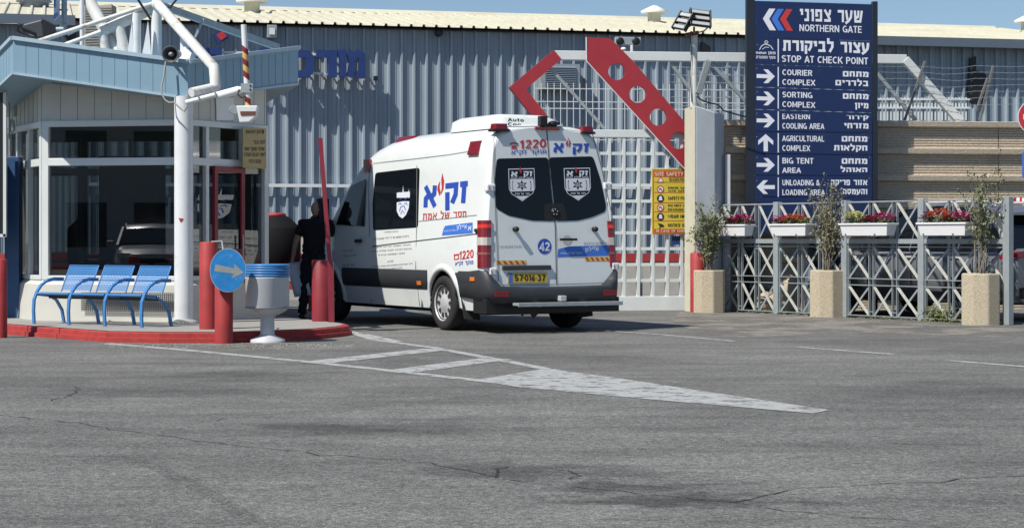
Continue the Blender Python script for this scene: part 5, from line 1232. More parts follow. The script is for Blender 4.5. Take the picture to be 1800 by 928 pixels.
# wheels
def wheel(parent, x, y, r, w, sx, caps='van', local=True):
    a = Vector((sx, 0, 0)); c = Vector((x, y, r))
    q = MB(); q.lathe([(r * .66, -w / 2), (r * .90, -w / 2), (r * .975, -w * .42), (r, -w * .30), (r, w * .30), (r * .975, w * .42), (r * .90, w / 2), (r * .66, w / 2), (r * .64, w * .2), (r * .64, -w * .2), (r * .66, -w / 2)], c, 44, ax=a, caps=False)
    whl = q.build('wheel', M['rubber'], parent, local=True)
    q = MB(); q.lathe([(0, w * .05), (r * .63, w * .08), (r * .67, w * .5), (r * .64, w * .46), (r * .60, w * .36), (r * .55, w * .30), (r * .30, w * .36), (r * .22, w * .44), (r * .10, w * .46), (0, w * .46)], c, 36, ax=a); rim = q.build('rim', M['rim'], whl, local=True)
    q = MB()
    for i in range(10 if caps == 'van' else 5):
        n = 10 if caps == 'van' else 5; t = 2 * math.pi * i / n; ww = r * (.055 if n == 10 else .16)
        R0, R1 = r * (.36 if n == 10 else .26), r * (.53 if n == 10 else .56); e = Vector((0, math.cos(t), math.sin(t))); s_ = Vector((0, -math.sin(t), math.cos(t)))
        p = c + a * (w * .37); q.prism([p + e * R0 - s_ * ww, p + e * R1 - s_ * ww * 1.3, p + e * R1 + s_ * ww * 1.3, p + e * R0 + s_ * ww], a * .004)
    q.lathe([(r * .585, w * .37), (r * .62, w * .43)], c, 36, ax=a, caps=False)
    q.build('rim_slot', M['seam'], rim, local=True)
for sx in (-1, 1):
    for y in (1.15, 4.84): wheel(van, sx * .885, y, .36, .23, sx)

# ================================================================== CARS
def car(name, label, loc, rz, paint, L=4.65, W=1.88, H=1.70, group=None):
    t = thing(name, label, 'car', loc, rz, group)
    def cb(q, n, m, par=None, **k): return q.build(n, m if not isinstance(m, str) else M[m], par or t, local=True, **k)
    hw = W / 2; prof = [(.80, .25), (.93, .33), (.985, .5), (1.0, .72), (.985, .90), (.93, 1.0), (.80, 1.06), (0, 1.08)]
    bel = lambda u: 1.08 if u < 2.9 else 1.08 - .20 * ((u - 2.9) / (L - 2.9)) ** 1.3
    def sec(u):
        e = 1.0
        if u < .25: e = .90 + .10 * math.sin(u / .25 * math.pi / 2)
        if u > L - .6: e = 1 - .20 * ((u - L + .6) / .6) ** 2
        k = (bel(u) - .25) / .83 * (1 if u < L - .2 else .9)
        p = [Vector((x * hw * e, u, .25 + (z - .25) * k)) for x, z in prof]
        return [Vector((-a.x, a.y, a.z)) for a in p] + [a for a in reversed(p[:-1])]
    q = MB(); q.loft([sec(u) for u in (0, .04, .12, .25, .6, 1.1, 1.6, 2.1, 2.6, 2.9, 3.1, 3.4, 3.8, L - .6, L - .4, L - .2, L - .08, L)]); bd = cb(q, 'body', paint, merge=True)
    cs_ = []
    for y in (.92, L - .95):
        for sx in (-1, 1):
            c = MB(); c.lathe([(.39, sx * .55), (.39, sx * 1.2)][::sx], (0, y, .34), 32, ax=(1, 0, 0)); cs_.append(c.build('cut', paint, t, local=True, merge=True))
    cut(bd, cs_)
    # cabin
    def cabs(u, zt, w1): w0 = hw * .93; return [Vector((-w0, u, 1.0)), Vector((-w1, u, zt)), Vector((w1, u, zt)), Vector((w0, u, 1.0))]
    keys = [(.12, 1.06, .85), (.50, H - .13, .70), (.9, H - .06, .70), (1.7, H - .03, .70), (2.4, H - .08, .69), (3.25, 1.08, .80)]
    q = MB(); q.loft([cabs(u, z, hw * w / .93) for u, z, w in keys], smooth=False); cb(q, 'windows', 'carglassd', bevel=.01)
    q = MB(); rows = []
    for u, z, w in [(.30, H - .16, .68), (.5, H - .11, .71), (.9, H - .045, .71), (1.7, H - .01, .71), (2.35, H - .055, .70), (2.5, H - .13, .69)]:
        w1 = hw * w / .93; rows.append([Vector((-w1 - .01, u, z - .035)), Vector((-w1 * .92, u, z)), Vector((0, u, z + .03)), Vector((w1 * .92, u, z)), Vector((w1 + .01, u, z - .035)), Vector((0, u, z - .03))])
    q.loft(rows); cb(q, 'roof', paint)
    q = MB()
    for sx in (-1, 1):
        w0, w1 = hw * .935, hw * .70 / .93 + .006
        for (ua, za, ub, zb, w) in ((3.25, 1.04, 2.42, H - .08, .06), (2.1, 1.0, 2.0, H - .04, .09), (1.1, 1.0, 1.05, H - .05, .09), (.14, 1.02, .52, H - .12, .16)):
            f = lambda u, z: Vector((sx * (w0 + (w1 - w0) * (z - 1.0) / (H - 1.05) + .008), u, z)); q.beam(f(ua, za), f(ub, zb), .02, w, up=(0, 1, 0) if False else (sx, 0, 0))
    [o_ for o_ in pieces(q, 'pillar', paint, t, local=True)]
    q = MB()
    for sx in (-1, 1): q.path([Vector((sx * hw * .70, .6, H - .06)), Vector((sx * hw * .70, .7, H + .01)), Vector((sx * hw * .70, 2.1, H + .01)), Vector((sx * hw * .70, 2.2, H - .05))], .016, 8)
    cb(q, 'roof_rail', 'rim')
    q = MB()
    for sx in (-1, 1):
        for u in (1.95, 1.05): q.beam(Vector((sx * (hw * .995), u, .93)), Vector((sx * (hw * .995), u + .2, .93)), .03, .03)
    cb(q, 'door_handle', 'rim')
    q = MB()
    for sx in (-1, 1):
        for u in (3.0, 2.05, 1.0): q.beam(Vector((sx * (hw * 1.001), u, .45)), Vector((sx * (hw * .99), u, .92)), .006, .012)
        q.beam(Vector((sx * hw * 1.0, .3, .36)), Vector((sx * hw * 1.0, L - .5, .36)), .04, .12)
    cb(q, 'trim_line', 'plastic')
    for sx in (-1, 1):
        q = MB(); q.prism([Vector((sx * (hw * .55), -.012, .92)), Vector((sx * (hw * .93), -.012, .92)), Vector((sx * (hw * .985), .25, .90)), Vector((sx * (hw * .98), .30, 1.0)), Vector((sx * (hw * .90), .0, 1.02)), Vector((sx * hw * .55, -.012, 1.02))][::sx], (0, .02, 0)); cb(q, 'tail_light', 'lampred')
        q = MB(); q.box((sx * hw * .72, L - .06, .78), (.34, .14, .12)); cb(q, 'headlight', 'lampclear', bevel=.03)
        q = MB(); q.box((sx * (hw + .12), 2.95, 1.08), (.2, .12, .15)); cb(q, 'door_mirror', paint, bevel=.03)
    q = MB(); q.box((0, -.015, .42), (W * .86, .06, .16)); cb(q, 'rear_bumper', 'plastic', bevel=.02)
    q = MB(); q.box((0, L - .02, .62), (.9, .05, .16)); cb(q, 'grille', 'plastic', bevel=.01)
    q = MB(); q.box((0, -.035, .62), (.5, .02, .11)); cb(q, 'number_plate', 'plateyellow')
    for sx in (-1, 1):
        for y in (.92, L - .95): wheel(t, sx * (hw - .12), y, .345, .23, sx, 'car')
    q = MB(); q.box((0, L / 2, .30), (W * .8, L * .9, .1)); cb(q, 'underbody', 'plastic')
    return t
M['carglassd'] = mat('car_dark_glass', (.006, .008, .010), .04, var=.02)
suv = car('parked_car', 'dark grey estate car parked behind the lattice fence at the right', (7.95, 28.55, 0), R(33), M['carpaint'], H=1.74)
# the car that the booth window mirrors (it stands far off to the left of the camera)
car('waiting_car', 'silver car waiting in the road, seen only mirrored in the booth window', (-21.2, 1.2, 0), R(-34), M['carsilver'], H=1.6)
# ================================================================== SLIDING GATE
gu = Vector((1, .12, 0)).normalized(); gn = Vector((.12, -1, 0)).normalized(); G0 = Vector((1.0, 32.98, 0))
def GP(px, py, o=0):
    p = ray_plane(px, py, G0 + gn * o, gn); return p
gate = thing('sliding_gate', 'tall white steel sliding gate with square grid and a red arrow at its left end', 'gate', (1.0, 32.3, 0))
def gb(q, name, m, parent=None, **k): return q.build(name, M[m], parent or gate, **k)
zt_, zm_, zb_ = GP(1150, 100).z, GP(1150, 236).z, GP(1150, 534).z
X0 = GP(1010, 300); xs0 = (X0 - G0).dot(gu)
def GS(s, z, o=0): return G0 + gu * s + gn * o + Vector((0, 0, z))
sL, sR, sA = (GP(974, 100) - G0).dot(gu), (GP(1592, 105) - G0).dot(gu), (GP(1688, 212) - G0).dot(gu)
s1 = (GP(958, 236) - G0).dot(gu)
q = MB(); q.beam(GS(sL, zt_), GS(sR, zt_), .14, .155); gb(q, 'top_beam', 'gatewhite', bevel=.008)
q = MB(); q.beam(GS(sR - .02, zt_), GS(sA, GP(1688, 214).z), .14, .16, up=(0, -1, 0)); q.beam(GS(sA, GP(1688, 214).z), GS(sA, .3), .14, .14); gb(q, 'end_beam', 'gatewhite', bevel=.008)
q = MB(); q.beam(GS(s1, zm_), GS(sA, zm_), .14, .13); gb(q, 'middle_beam', 'gatewhite', bevel=.008)
q = MB(); q.beam(GS(s1, zb_), GS(sA, zb_), .14, .26); gb(q, 'bottom_beam', 'gatewhite', bevel=.008)
q = MB(); s = s1 + .1; step = .247
while s < sA: q.beam(GS(s, zb_ + .1), GS(s, zm_ - .05), .048, .12, up=gn); s += step
gb(q, 'grid_upright', 'gatewhite')
q = MB(); n = 10; z0 = zb_ + .13; z1 = zm_ - .065
for i in range(1, n): z = z0 + (z1 - z0) * i / n; q.beam(GS(s1, z), GS(sA, z), .10, .052)
gb(q, 'grid_rail', 'gatewhite')
q = MB(); q.beam(GP(965, 118), GP(1062, 226), .05, .055, up=gn); q.beam(GP(1180, 113), GP(1262, 226), .05, .055, up=gn); q.beam(GP(1250, 112), GP(1330, 200), .05, .055, up=gn); q.beam(GP(1542, 130), GP(1610, 212), .06, .055, up=gn); q.beam(GP(1246, 106), GP(1226, 165), .07, .07, up=gn); pieces(q, 'diagonal_brace', M['galv'], gate)
# red arrow head
q = MB(); a0, a1, a2 = GP(974, 96), GP(907, 156), GP(962, 226)
def mit(pts, w, o, d, name, m):
    P2 = [((p - G0).dot(gu), p.z) for p in pts]; v, f = ribbon(P2, w); k = len(v) // 2; q = MB()
    P = [GS(p.x, p.y, o) for p in v]; loop = list(range(k)) + list(range(2 * k - 1, k - 1, -1)); kk = 2 * k
    q.add(P + [p - gn * d for p in P], f + [tuple(i + kk for i in reversed(ff)) for ff in f] + [(loop[i], loop[(i + 1) % kk], kk + loop[(i + 1) % kk], kk + loop[i]) for i in range(kk)]); return gb(q, name, m)
mit([GP(979, 97), GP(909, 156), GP(975, 238)], .20, .085, .17, 'arrow_head', 'gatered')
# red perforated plate
q = MB(); pl = [(1031, 66), (1073, 68), (1112, 107), (1203, 214), (1275, 300), (1275, 372), (1203, 296), (1032, 108)]
q.prism([GP(x, y, .15) for x, y in pl], -gn * .07); plate = gb(q, 'red_plate', 'gatered', merge=True)
cs2 = []
for x, y in ((1085, 126), (1122, 166), (1158, 206), (1194, 247)):
    c = MB(); p = GP(x, y, .2); c.lathe([(.143, 0), (.143, .2)], p, 36, ax=-gn); cs2.append(c.build('cut', M['gatered'], gate, merge=True))
cut(plate, cs2)
q = MB(); q.beam(GP(1030.3, 66, .153), GP(1030.8, 108, .153), .02, .012); q.beam(GP(1031, 108, .153), GP(1203, 297, .153), .015, .014, up=gn); gb(q, 'plate_edge', 'gatewhite', plate)
# track rail
q = MB(); q.beam((-2.2, 32.6, .02), (7.5, 33.76, .02), .12, .04); props(q.build('gate_track', M['galv']), 'flat steel gate track on the ground under the grid gate', 'gate track')
# lamp behind gate top
lp = thing('gate_floodlight', 'small twin floodlight mounted behind the top of the red gate plate', 'floodlight', tuple(GP(1105, 74, -.5)))
q = MB(); q.prism([GP(1082, 65, -.5), GP(1127, 66, -.5), GP(1126, 80, -.5), GP(1081, 79, -.5)], -gn * .12); q.build('housing', M['galv'], lp, bevel=.01)
for x in (1090, 1118):
    q = MB(); q.lathe([(.07, 0), (.06, .01), (0, .012)], GP(x, 73, -.49), 16, ax=gn); q.build('lens', M['black'], lp)
q = MB(); q.sphere(GP(1096, 87, -.45), .05, .05, .035); q.beam(GP(1110, 80, -.5), GP(1110, 93, -.5), .04, .03); q.build('bracket', M['boxwhite'], lp)
# welded mesh fence behind the gate top
mf = thing('mesh_fence', 'thin white welded mesh fence showing between the upper gate beams', 'fence', (1, 35, 0))
q = MB(); m0 = Vector((.4, 34.6, 0)); 
for i in range(34): x = i * .115; q.beam(m0 + gu * x + Vector((0, 0, 2.9)), m0 + gu * x + Vector((0, 0, 3.95)), .012, .012)
for z in (2.95, 3.05, 3.5, 3.62, 3.85): q.beam(m0 + Vector((0, 0, z)), m0 + gu * 3.9 + Vector((0, 0, z)), .015, .015)
q.build('mesh_panel', M['gatewhite'], mf)
q = MB()
for i in range(3): q.beam(m0 + gu * (i * 1.9) + Vector((0, .03, 0)), m0 + gu * (i * 1.9) + Vector((0, .03, 4.1)), .06, .06)
pieces(q, 'post', M['galv'], mf)
q = MB(); 
for py in (118, 132, 145, 158, 171, 186): q.path([at(1180, py, 34.3), at(1230, py + 2, 34.3), at(1320, py + 1, 34.3)], .006, 5)
for py in (118, 132, 145, 158, 171):
    for x in (1240, 1275): q.beam(at(x, py, 34.28), at(x + 9, py, 34.28), .05, .03)
props(q.build('electric_wire', M['galv']), 'taut security wires with insulators between the pillar and the directional sign', 'wire')

# safety sign on the gate
ss = thing('safety_sign', 'yellow site safety sign with red header hung on the grid gate', 'safety sign', tuple(GP(1176, 355, .3)))
fs = lambda x, y, l=0: GP(x, y, .10 + l)
q = MB(); q.prism([fs(1146, 297), fs(1238, 297), fs(1238, 412), fs(1146, 412)], -gn * .015); q.build('plate', M['yellow'], ss)
q = MB()
for y in (320, 338, 356, 372, 388): poly(q, [(1150, y), (1234, y), (1234, y + 1), (1150, y + 1)], fs, .002)
for pts in ([(1147.5, 298.5), (1236, 298.5), (1236, 300), (1147.5, 300)], [(1147.5, 410), (1236, 410), (1236, 411.3), (1147.5, 411.3)], [(1147.5, 300), (1149, 300), (1149, 410), (1147.5, 410)]): poly(q, pts, fs, .002)
poly(q, [(1150, 301), (1234, 301), (1234, 311), (1150, 311)], fs, .003); poly(q, [(1150, 402.5), (1234, 402.5), (1234, 409), (1150, 409)], fs, .003)
q.build('red_band', M['txtred'], ss)
q = MB(); f4 = lambda x, y, l=0: fs(x, y, .005 + l)
fit(q, latin('SITE SAFETY'), 1151, 1201, 302.5, 309.5, f4); fit(q, latin('IN CASE OF EMERGENCY'), 1153, 1228, 404, 408, f4); q.build('header_lettering', mat('sign_cream', (.7, .62, .4), .5), ss)
q = MB()
for tx, x0, x1, y0, y1 in (('OPERATIONAL', 1176, 1215, 320.5 - 5, 318.5), ('DRIVE SAFELY', 1174, 1220, 328.5, 332), ('SITE SPEED', 1174, 1214, 334, 337), ('SAFETY FOOTWEAR', 1174, 1226, 345.5, 351), ('DO NOT USE', 1174, 1212, 359, 363), ('DESIGNATED', 1174, 1214, 366.5, 370), ('WEAR HIGH VIS', 1174, 1224, 377.5, 383), ('NOTICE SECURITY', 1174, 1228, 393, 398.5)): fit(q, latin(tx), x0, x1, y0, y1, f4)
fit(q, heb('כלים תפעוליים', .17), 1176, 1218, 312, 315, f4)
q.build('lettering', M['txtblack'], ss)
q = MB(); qr = MB(); qb = MB(); qw = MB()
for i, y in enumerate((316, 333, 349, 365, 381, 396)):
    c = (1161, y)
    if i == 0: poly(qr, [(1154.5, y + 5), (1161.5, y - 6), (1168, y + 5)], f4); poly(qw, [(1157, y + 3.6), (1161.5, y - 3.4), (1165.5, y + 3.6)], f4, .001)
    elif i in (1, 3): poly(qr, circ(1161, y, 6.3, 6.6), f4); poly(qw, circ(1161, y, 4.6, 4.8), f4, .001); stroke(qb, [(1158, y + 2), (1161, y - 2), (1164, y + 2)], 1.2, f4, .002); stroke(qr, [(1157, y - 3.6), (1165, y + 3.6)], 1.1, f4, .003)
    elif i in (2, 4): poly(qb, circ(1161, y, 6.3, 6.8), f4); poly(qw, [(1159, y - 4), (1163, y - 4), (1164.5, y + 3), (1158, y + 3.6)], f4, .001)
    else: poly(qb, [(1156, y - 4), (1166, y - 1), (1168, y + 3), (1160, y + 3)], f4); stroke(qb, [(1161, y + 2), (1159, y + 6)], 1.5, f4, .0005)
qr.build('red_symbol', M['txtred'], ss); qb.build('black_symbol', M['txtblack'], ss); qw.build('white_symbol', M['signwhite'], ss)
q = MB(); q.prism([GP(1181, 415, .05), GP(1200, 415, .05), GP(1200, 430, .05), GP(1181, 430, .05)], -gn * .01); props(q.build('small_notice', M['lettering']), 'small dark blue notice hung on the gate grid under the yellow sign', 'notice')

# ================================================================== GATE PILLAR with light pole
pil = thing('gate_pillar', 'thick pale concrete pillar beside the sliding gate with a slanted top', 'pillar', (3.0, 31.6, 0))
pa_, pb2, pc = Vector((at(1205, 0, 32.72).x, 32.72, 0)), Vector((at(1223, 0, 32.22).x, 32.22, 0)), Vector((at(1257, 0, 32.35).x, 32.35, 0)); pd = Vector((at(1273, 0, 32.7).x, 32.7, 0))
zt2 = zat(187, 32.3)
q = MB(); q.prism([pb2, pc, pd, pa_], (0, 0, zt2)); sh_ = q.build('shaft', M['pillar'], pil, bevel=.015)
for p in sh_.data.vertices:
    if p.co.z > 2 and p.co.x > .25: p.co.z -= .10
dv = (pb2 - pa_); nl = Vector((dv.y, -dv.x, 0)).normalized(); nl = nl if nl.x < 0 else -nl
q = MB(); q.prism([pa_ + nl * .004, pb2 + nl * .004, pb2 + nl * .004 + Vector((0, 0, zt2 - .01)), pa_ + nl * .004 + Vector((0, 0, zt2 - .01))], nl * .012); q.build('yellow_face', M['pillaryel'], pil)  # left face sheet, yellower than the rest of the shaft
q = MB(); q.box((at(1279, 0, 32.6).x, 32.62, 1.3), (.08, .12, 2.6)); props(q.build('steel_post', M['pillar']), 'narrow steel post between the concrete pillar and the directional sign', 'post')
lpz = thing('light_pole', 'rust-stained white pole on the pillar with two black LED floodlights', 'light pole', tuple(at(1218, 186, 32.4)))
q = MB(); q.tube(at(1219, 190, 32.4), at(1220, 58, 32.4), .058, 18); q.build('pole', M['rustwhite'], lpz)
q = MB(); q.beam(at(1205, 62, 32.35), at(1228, 58, 32.3), .07, .06); q.beam(at(1220, 58, 32.35), at(1220, 48, 32.35), .03, .05); q.build('bracket', mat('rusty_steel', (.16, .07, .045), .8), lpz)
def flood(cx, cy, w, h, rot, yaw, par):
    D = 32.2; C = at(cx, cy, D); X = Vector((math.cos(yaw), math.sin(yaw), 0)); Z = Vector((math.sin(rot) * .0, 0, 1)); Yv = X.cross(Vector((0, 0, 1))); Z = (Vector((0, 0, 1)) * math.cos(rot) + X * math.sin(rot)); X = Yv.cross(Z) * -1; X = X.normalized(); tilt = .5; Zt = Z * math.cos(tilt) + Yv * math.sin(tilt) * -1; Yt = X.cross(Zt)
    q = MB()
    for i in (-1, 0, 1): q.frame(C + Zt * (i * h / 3), X, Yt, Zt, w, .05, h / 3 * .8)
    for sx in (-1, 1): q.frame(C + X * sx * w * .5, X, Yt, Zt, .02, .09, h)
    a = q.build('floodlight_head', M['black'], par, bevel=.006)
    sgn = 1 if (Vector((0, 0, CAMH)) - C).dot(Yt) > 0 else -1
    q = MB()
    for i in (-1, 0, 1): q.frame(C + Zt * (i * h / 3) + Yt * (.028 * sgn), X, Yt, Zt, w * .85, .004, h / 3 * .5)
    q.build('lens', M['lens'], a)
flood(1231, 33, .34, .34, R(6), R(8), lpz); flood(1201, 38, .28, .34, R(12), R(-50), lpz)
q = MB(); q.path([at(1250, 32, 32.2), at(1249, 44, 32.2), at(1238, 55, 32.25), at(1226, 58, 32.3)], .012, 8); q.build('yoke', M['galv'], lpz)
q = MB(); q.path([at(x, y, 32.3) for x, y in ((1226, 170), (1232, 176), (1245, 181), (1262, 184), (1272, 195), (1300, 203), (1312, 206))], .014, 6); q.path([at(x, y, 32.33) for x, y in ((1213, 60), (1216, 90), (1213, 130), (1216, 180))], .008, 6); q.build('cable', M['black'], lpz)
q = MB(); p0, p1 = at(1246, 106, 32.2), at(1228, 164, 32.35); q.beam(p0, p1, .10, .12, up=(0, -1, 0)); q.beam(p1, at(1222, 172, 32.4), .03, .03); q.build('arm_lamp', M['galv'], lpz, bevel=.01)
q = MB(); q.prism([wh(*((lambda t: (t[0], .3, t[1]))(whpx(x, y, .3)))) for x, y in ((1236, 74), (1248, 82), (1247, 95), (1236, 90))], -wnn * .2); props(q.build('wall_camera', M['black']), 'dark box camera on the warehouse wall right of the light pole', 'camera')

# ================================================================== DIRECTIONAL SIGN
SD = 32.68; sn = Vector((.03, -1, 0)).normalized(); S0 = Vector((at(1430, 0, SD).x, SD, 0))
FS = lambda x, y, l=0: ray_plane(x, y, S0 + sn * (.04 + l), sn)
dsn = thing('directional_sign', 'tall navy gate sign with white arrows and Hebrew and English names on dark posts', 'road sign', tuple(S0))
for x0, x1, yt in ((1312, 1327, -12), (1534, 1543, 3)):
    a = FS(x0, yt); b = FS(x1, yt); q = MB(); q.prism([Vector((a.x, a.y, 0)), Vector((b.x, b.y, 0)), Vector((b.x, b.y, a.z)), Vector((a.x, a.y, a.z))], -sn * .14); q.build('post', mat('dark_navy_steel', (.012, .018, .03), .4), dsn, bevel=.005)
rows = [(2, 66), (67, 113), (114, 153), (154, 192), (193, 231), (232, 270), (271, 308), (309, 346), (347, 357), (358, 410)]
wht = MB(); bl_ = MB(); rd = MB(); fw = lambda x, y, l=0: FS(x, y, .004 + l)
tx = MB()
sk = lambda x, y: (x, y + (x - 1327) * (.030 if y < 200 else .012) * (1 if y < 300 else .3) * 1.0)
for i, (a, b) in enumerate(rows):
    q = MB(); c = [sk(1327, a), sk(1533, a), sk(1533, b), sk(1327, b)]; q.prism([FS(x, y) for x, y in c], -sn * .03); q.build('sign_panel', M['signblue'], dsn, bevel=.003)
# header chevrons
def chev(mb, x):
    y0, ym, y1 = 15, 33, 53
    poly(mb, [sk(x + 11, y0), sk(x + 22, y0), sk(x + 11, ym), sk(x + 23, y1), sk(x + 12, y1), sk(x, ym)], fw)
chev(wht, 1341); chev(bl_, 1356); chev(rd, 1371)
fsk = lambda x, y, l=0: fw(*sk(x, y), l)
def T(g, x0, x1, y0, y1):
    q = MB(); fit(q, g, x0, x1, y0, y1, fsk); q.build('lettering', M['signwhite'], dsn)
T(heb('שער צפוני', .22), 1405, 1516, 14, 35); T(latin('NORTHERN GATE', .015), 1405, 1515, 41, 53)
T(heb('עצור לביקורת', .25), 1375, 1527, 70, 88); T(latin('STOP AT CHECK POINT', .02), 1374, 1526, 96, 108)
R_ = [('right', 114, 'COURIER', 'COMPLEX', 1428, 1433, 'מתחם', 1481, 'בלדרים', 1468), ('right', 153, 'SORTING', 'COMPLEX', 1428, 1433, 'מתחם', 1481, 'מיון', 1502), ('right', 192, 'EASTERN', 'COOLING AREA', 1424, 1449, 'קירור', 1487, 'מזרחי', 1483),
      ('up', 231, 'AGRICULTURAL', 'COMPLEX', 1449, 1424, 'מתחם', 1479, 'חקלאות', 1465), ('right', 270, 'BIG TENT', 'AREA', 1430, 1408, 'מתחם', 1479, 'האוהל', 1477), ('left', 309, 'UNLOADING &', 'LOADING AREA', 1441, 1450, 'אזור פריקה', 1460, 'והעמסה', 1481)]
for kind, y, e1, e2, x1, x2, h1, hx1, h2, hx2 in R_:
    T(latin(e1, .022), 1375, x1, y + 7, y + 17); T(latin(e2, .022), 1375, x2, y + 24, y + 34)
    xr = 1526 if y < 200 else 1524
    T(heb(h1, .25), hx1, xr, y + 7, y + 16); T(heb(h2, .25), hx2, xr, y + 23, y + 32)
    cx, cy = 1346, y + 20
    A = [(-16, -3.4), (4, -3.4), (-4, -12), (4, -12), (16, 0), (4, 12), (-4, 12), (4, 3.4), (-16, 3.4)]
    if kind == 'right': P = A
    elif kind == 'left': P = [(-x, y_) for x, y_ in A]
    else: P = [(y_ * 1.1, -x * .95) for x, y_ in A]
    q = MB(); poly(q, [sk(cx + x, cy + y_) for x, y_ in P], fw); q.build('arrow', M['signwhite'], dsn)
    q = MB(); poly(q, [sk(1367, y + 3), sk(1369, y + 3), sk(1369, y + 37), sk(1367, y + 37)], fw); q.build('divider_line', M['signwhite'], dsn)
poly(wht, [sk(1367, 68), sk(1369, 68), sk(1369, 109), sk(1367, 109)], fw)
random.seed(12)
for a, b in rows[1:8]:
    for x in (1331, 1528):
        q = MB(); poly(q, [sk(x + dx, (a + b) / 2 - 12 + dy) for dx, dy in circ(random.uniform(-1, 1), random.uniform(-3, 3), .8, .8, 8)], fw); q.build('bolt', M['galv'], dsn)
# small operator emblem
stroke(wht, [sk(*p) for p in ((1335, 88), (1338, 82), (1343, 78), (1349, 78), (1355, 81), (1359, 87))], 1.4, fw); stroke(wht, [sk(*p) for p in ((1340, 87), (1345, 83), (1352, 83))], 1.0, fw, .0004)
stroke(wht, [sk(*p) for p in ((1347, 71), (1350, 74), (1347, 77), (1344, 74), (1347, 71))], 1.1, fw)
tx = MB(); fit(tx, latin('maman'), 1329, 1347, 90, 95, fsk); fit(tx, heb('ממן', .2), 1350, 1363, 90.5, 95, fsk); fit(tx, heb('מסוף המטענים', .2), 1329, 1363, 98.5, 103, fsk); tx.build('operator_lettering', M['signwhite'], dsn)
wht.build('white_symbol', M['signwhite'], dsn); bl_.build('blue_chevron', M['arrowblue'], dsn); rd.build('red_chevron', M['arrowred'], dsn)

# ================================================================== LATTICE FENCE
fa0 = Vector((4.25, 31.4, 0)); fu = (Vector((6.93, 27.4, 0)) - fa0).normalized(); fnn = Vector((fu.y, -fu.x, 0)); fnn = fnn if fnn.y < 0 else -fnn
def FP(px, py, o=0): return ray_plane(px, py, fa0 + fnn * o, fnn)
def fs_(px): return (FP(px, 400) - fa0).dot(fu)
def FQ(s, z, o=0): return fa0 + fu * s + fnn * o + Vector((0, 0, z))
FT = 1.76; M['galvlit'] = mat('sunlit_toned_steel', (.50, .51, .46), .5, var=.2, scale=12, dirt=.4, dirtcol=(.32, .3, .25), dscale=8)  # lighter, warmer steel: sunlight on the front strips put into the colour
posts = [1367, 1487, 1622, 1772]; sp_ = [fs_(x) for x in [1268] + posts]
flabs = ['zigzag steel fence bay between the pillar planter and the first grey post', 'zigzag steel fence bay behind the orange flower box', 'zigzag steel fence bay behind the yellow and magenta flower box', 'zigzag steel fence bay behind the rightmost flower box']
for i in range(4):
    a, b = sp_[i], sp_[i + 1]; w = (b - a)
    t = thing('fence_bay', flabs[i], 'fence', tuple(FQ(a, 0)), group='bays of the lattice fence')
    q = MB(); q.beam(FQ(a, FT), FQ(b, FT), .05, .02); q.beam(FQ(a, 1.165, .03), FQ(b, 1.165, .03), .012, .07); q.beam(FQ(a, 1.08), FQ(b, 1.08), .05, .012); q.beam(FQ(a, .60), FQ(b, .60), .05, .012); q.beam(FQ(a, .50), FQ(b, .50), .05, .012); q.beam(FQ(a, .04), FQ(b, .04), .05, .012); pieces(q, 'rail', M['galv'], t)
    n = 3; q = MB()
    xs = []
    for j in range(n + 1):
        s = a + .07 + (w - .14) * j / n; xs.append(s)
        offs = (0,) if j in (0, n) else (-.045, .045)
        for o in (offs if j not in (0, n) else (0,)): q.beam(FQ(s + o, .03), FQ(s + o, FT), .045, .012, up=fu)
        if j not in (0, n):
            for z in (.10, .5, .6, 1.04, 1.4): q.tube(FQ(s - .05, z, .01), FQ(s + .05, z, .01), .008, 6)
    q.build('upright', M['galv'], t)
    q = MB(); q2_ = MB()
    for j in range(n):
        l, r = xs[j] + (.05 if j else 0), xs[j + 1] - (.05 if j < n - 1 else 0)
        for z0, z1 in ((1.22, FT - .01), (.61, 1.07), (.05, .49)):
            z0_ = z0; 
            q2_.beam(FQ(l, z1, .008), FQ(r, z0_, .008), .045, .012, up=fu.cross(Vector((0, 0, 1)))); q.beam(FQ(l, z0_, -.008), FQ(r, z1, -.008), .03, .010, up=fu.cross(Vector((0, 0, 1))))
    q.build('lattice_strip', M['galv'], t); q2_.build('front_lattice_strip', M['galvlit'], t)
plab = ['grey steel fence post left of the orange flower box', 'grey steel fence post beside the dry shrub planter', 'grey steel fence post between the magenta and rightmost flower boxes', 'grey steel fence post at the far right end of the lattice fence']
for i, px in enumerate(posts):
    s = sp_[i + 1]; q = MB(); w = .10; c = FQ(s, 0); q.box((c.x, c.y, (FT + .03) / 2), (.115, .10, FT + .03), math.atan2(fu.y, fu.x)); props(q.build('fence_post', M['galv'], None, bevel=.006), plab[i], 'fence post', 'posts of the lattice fence')

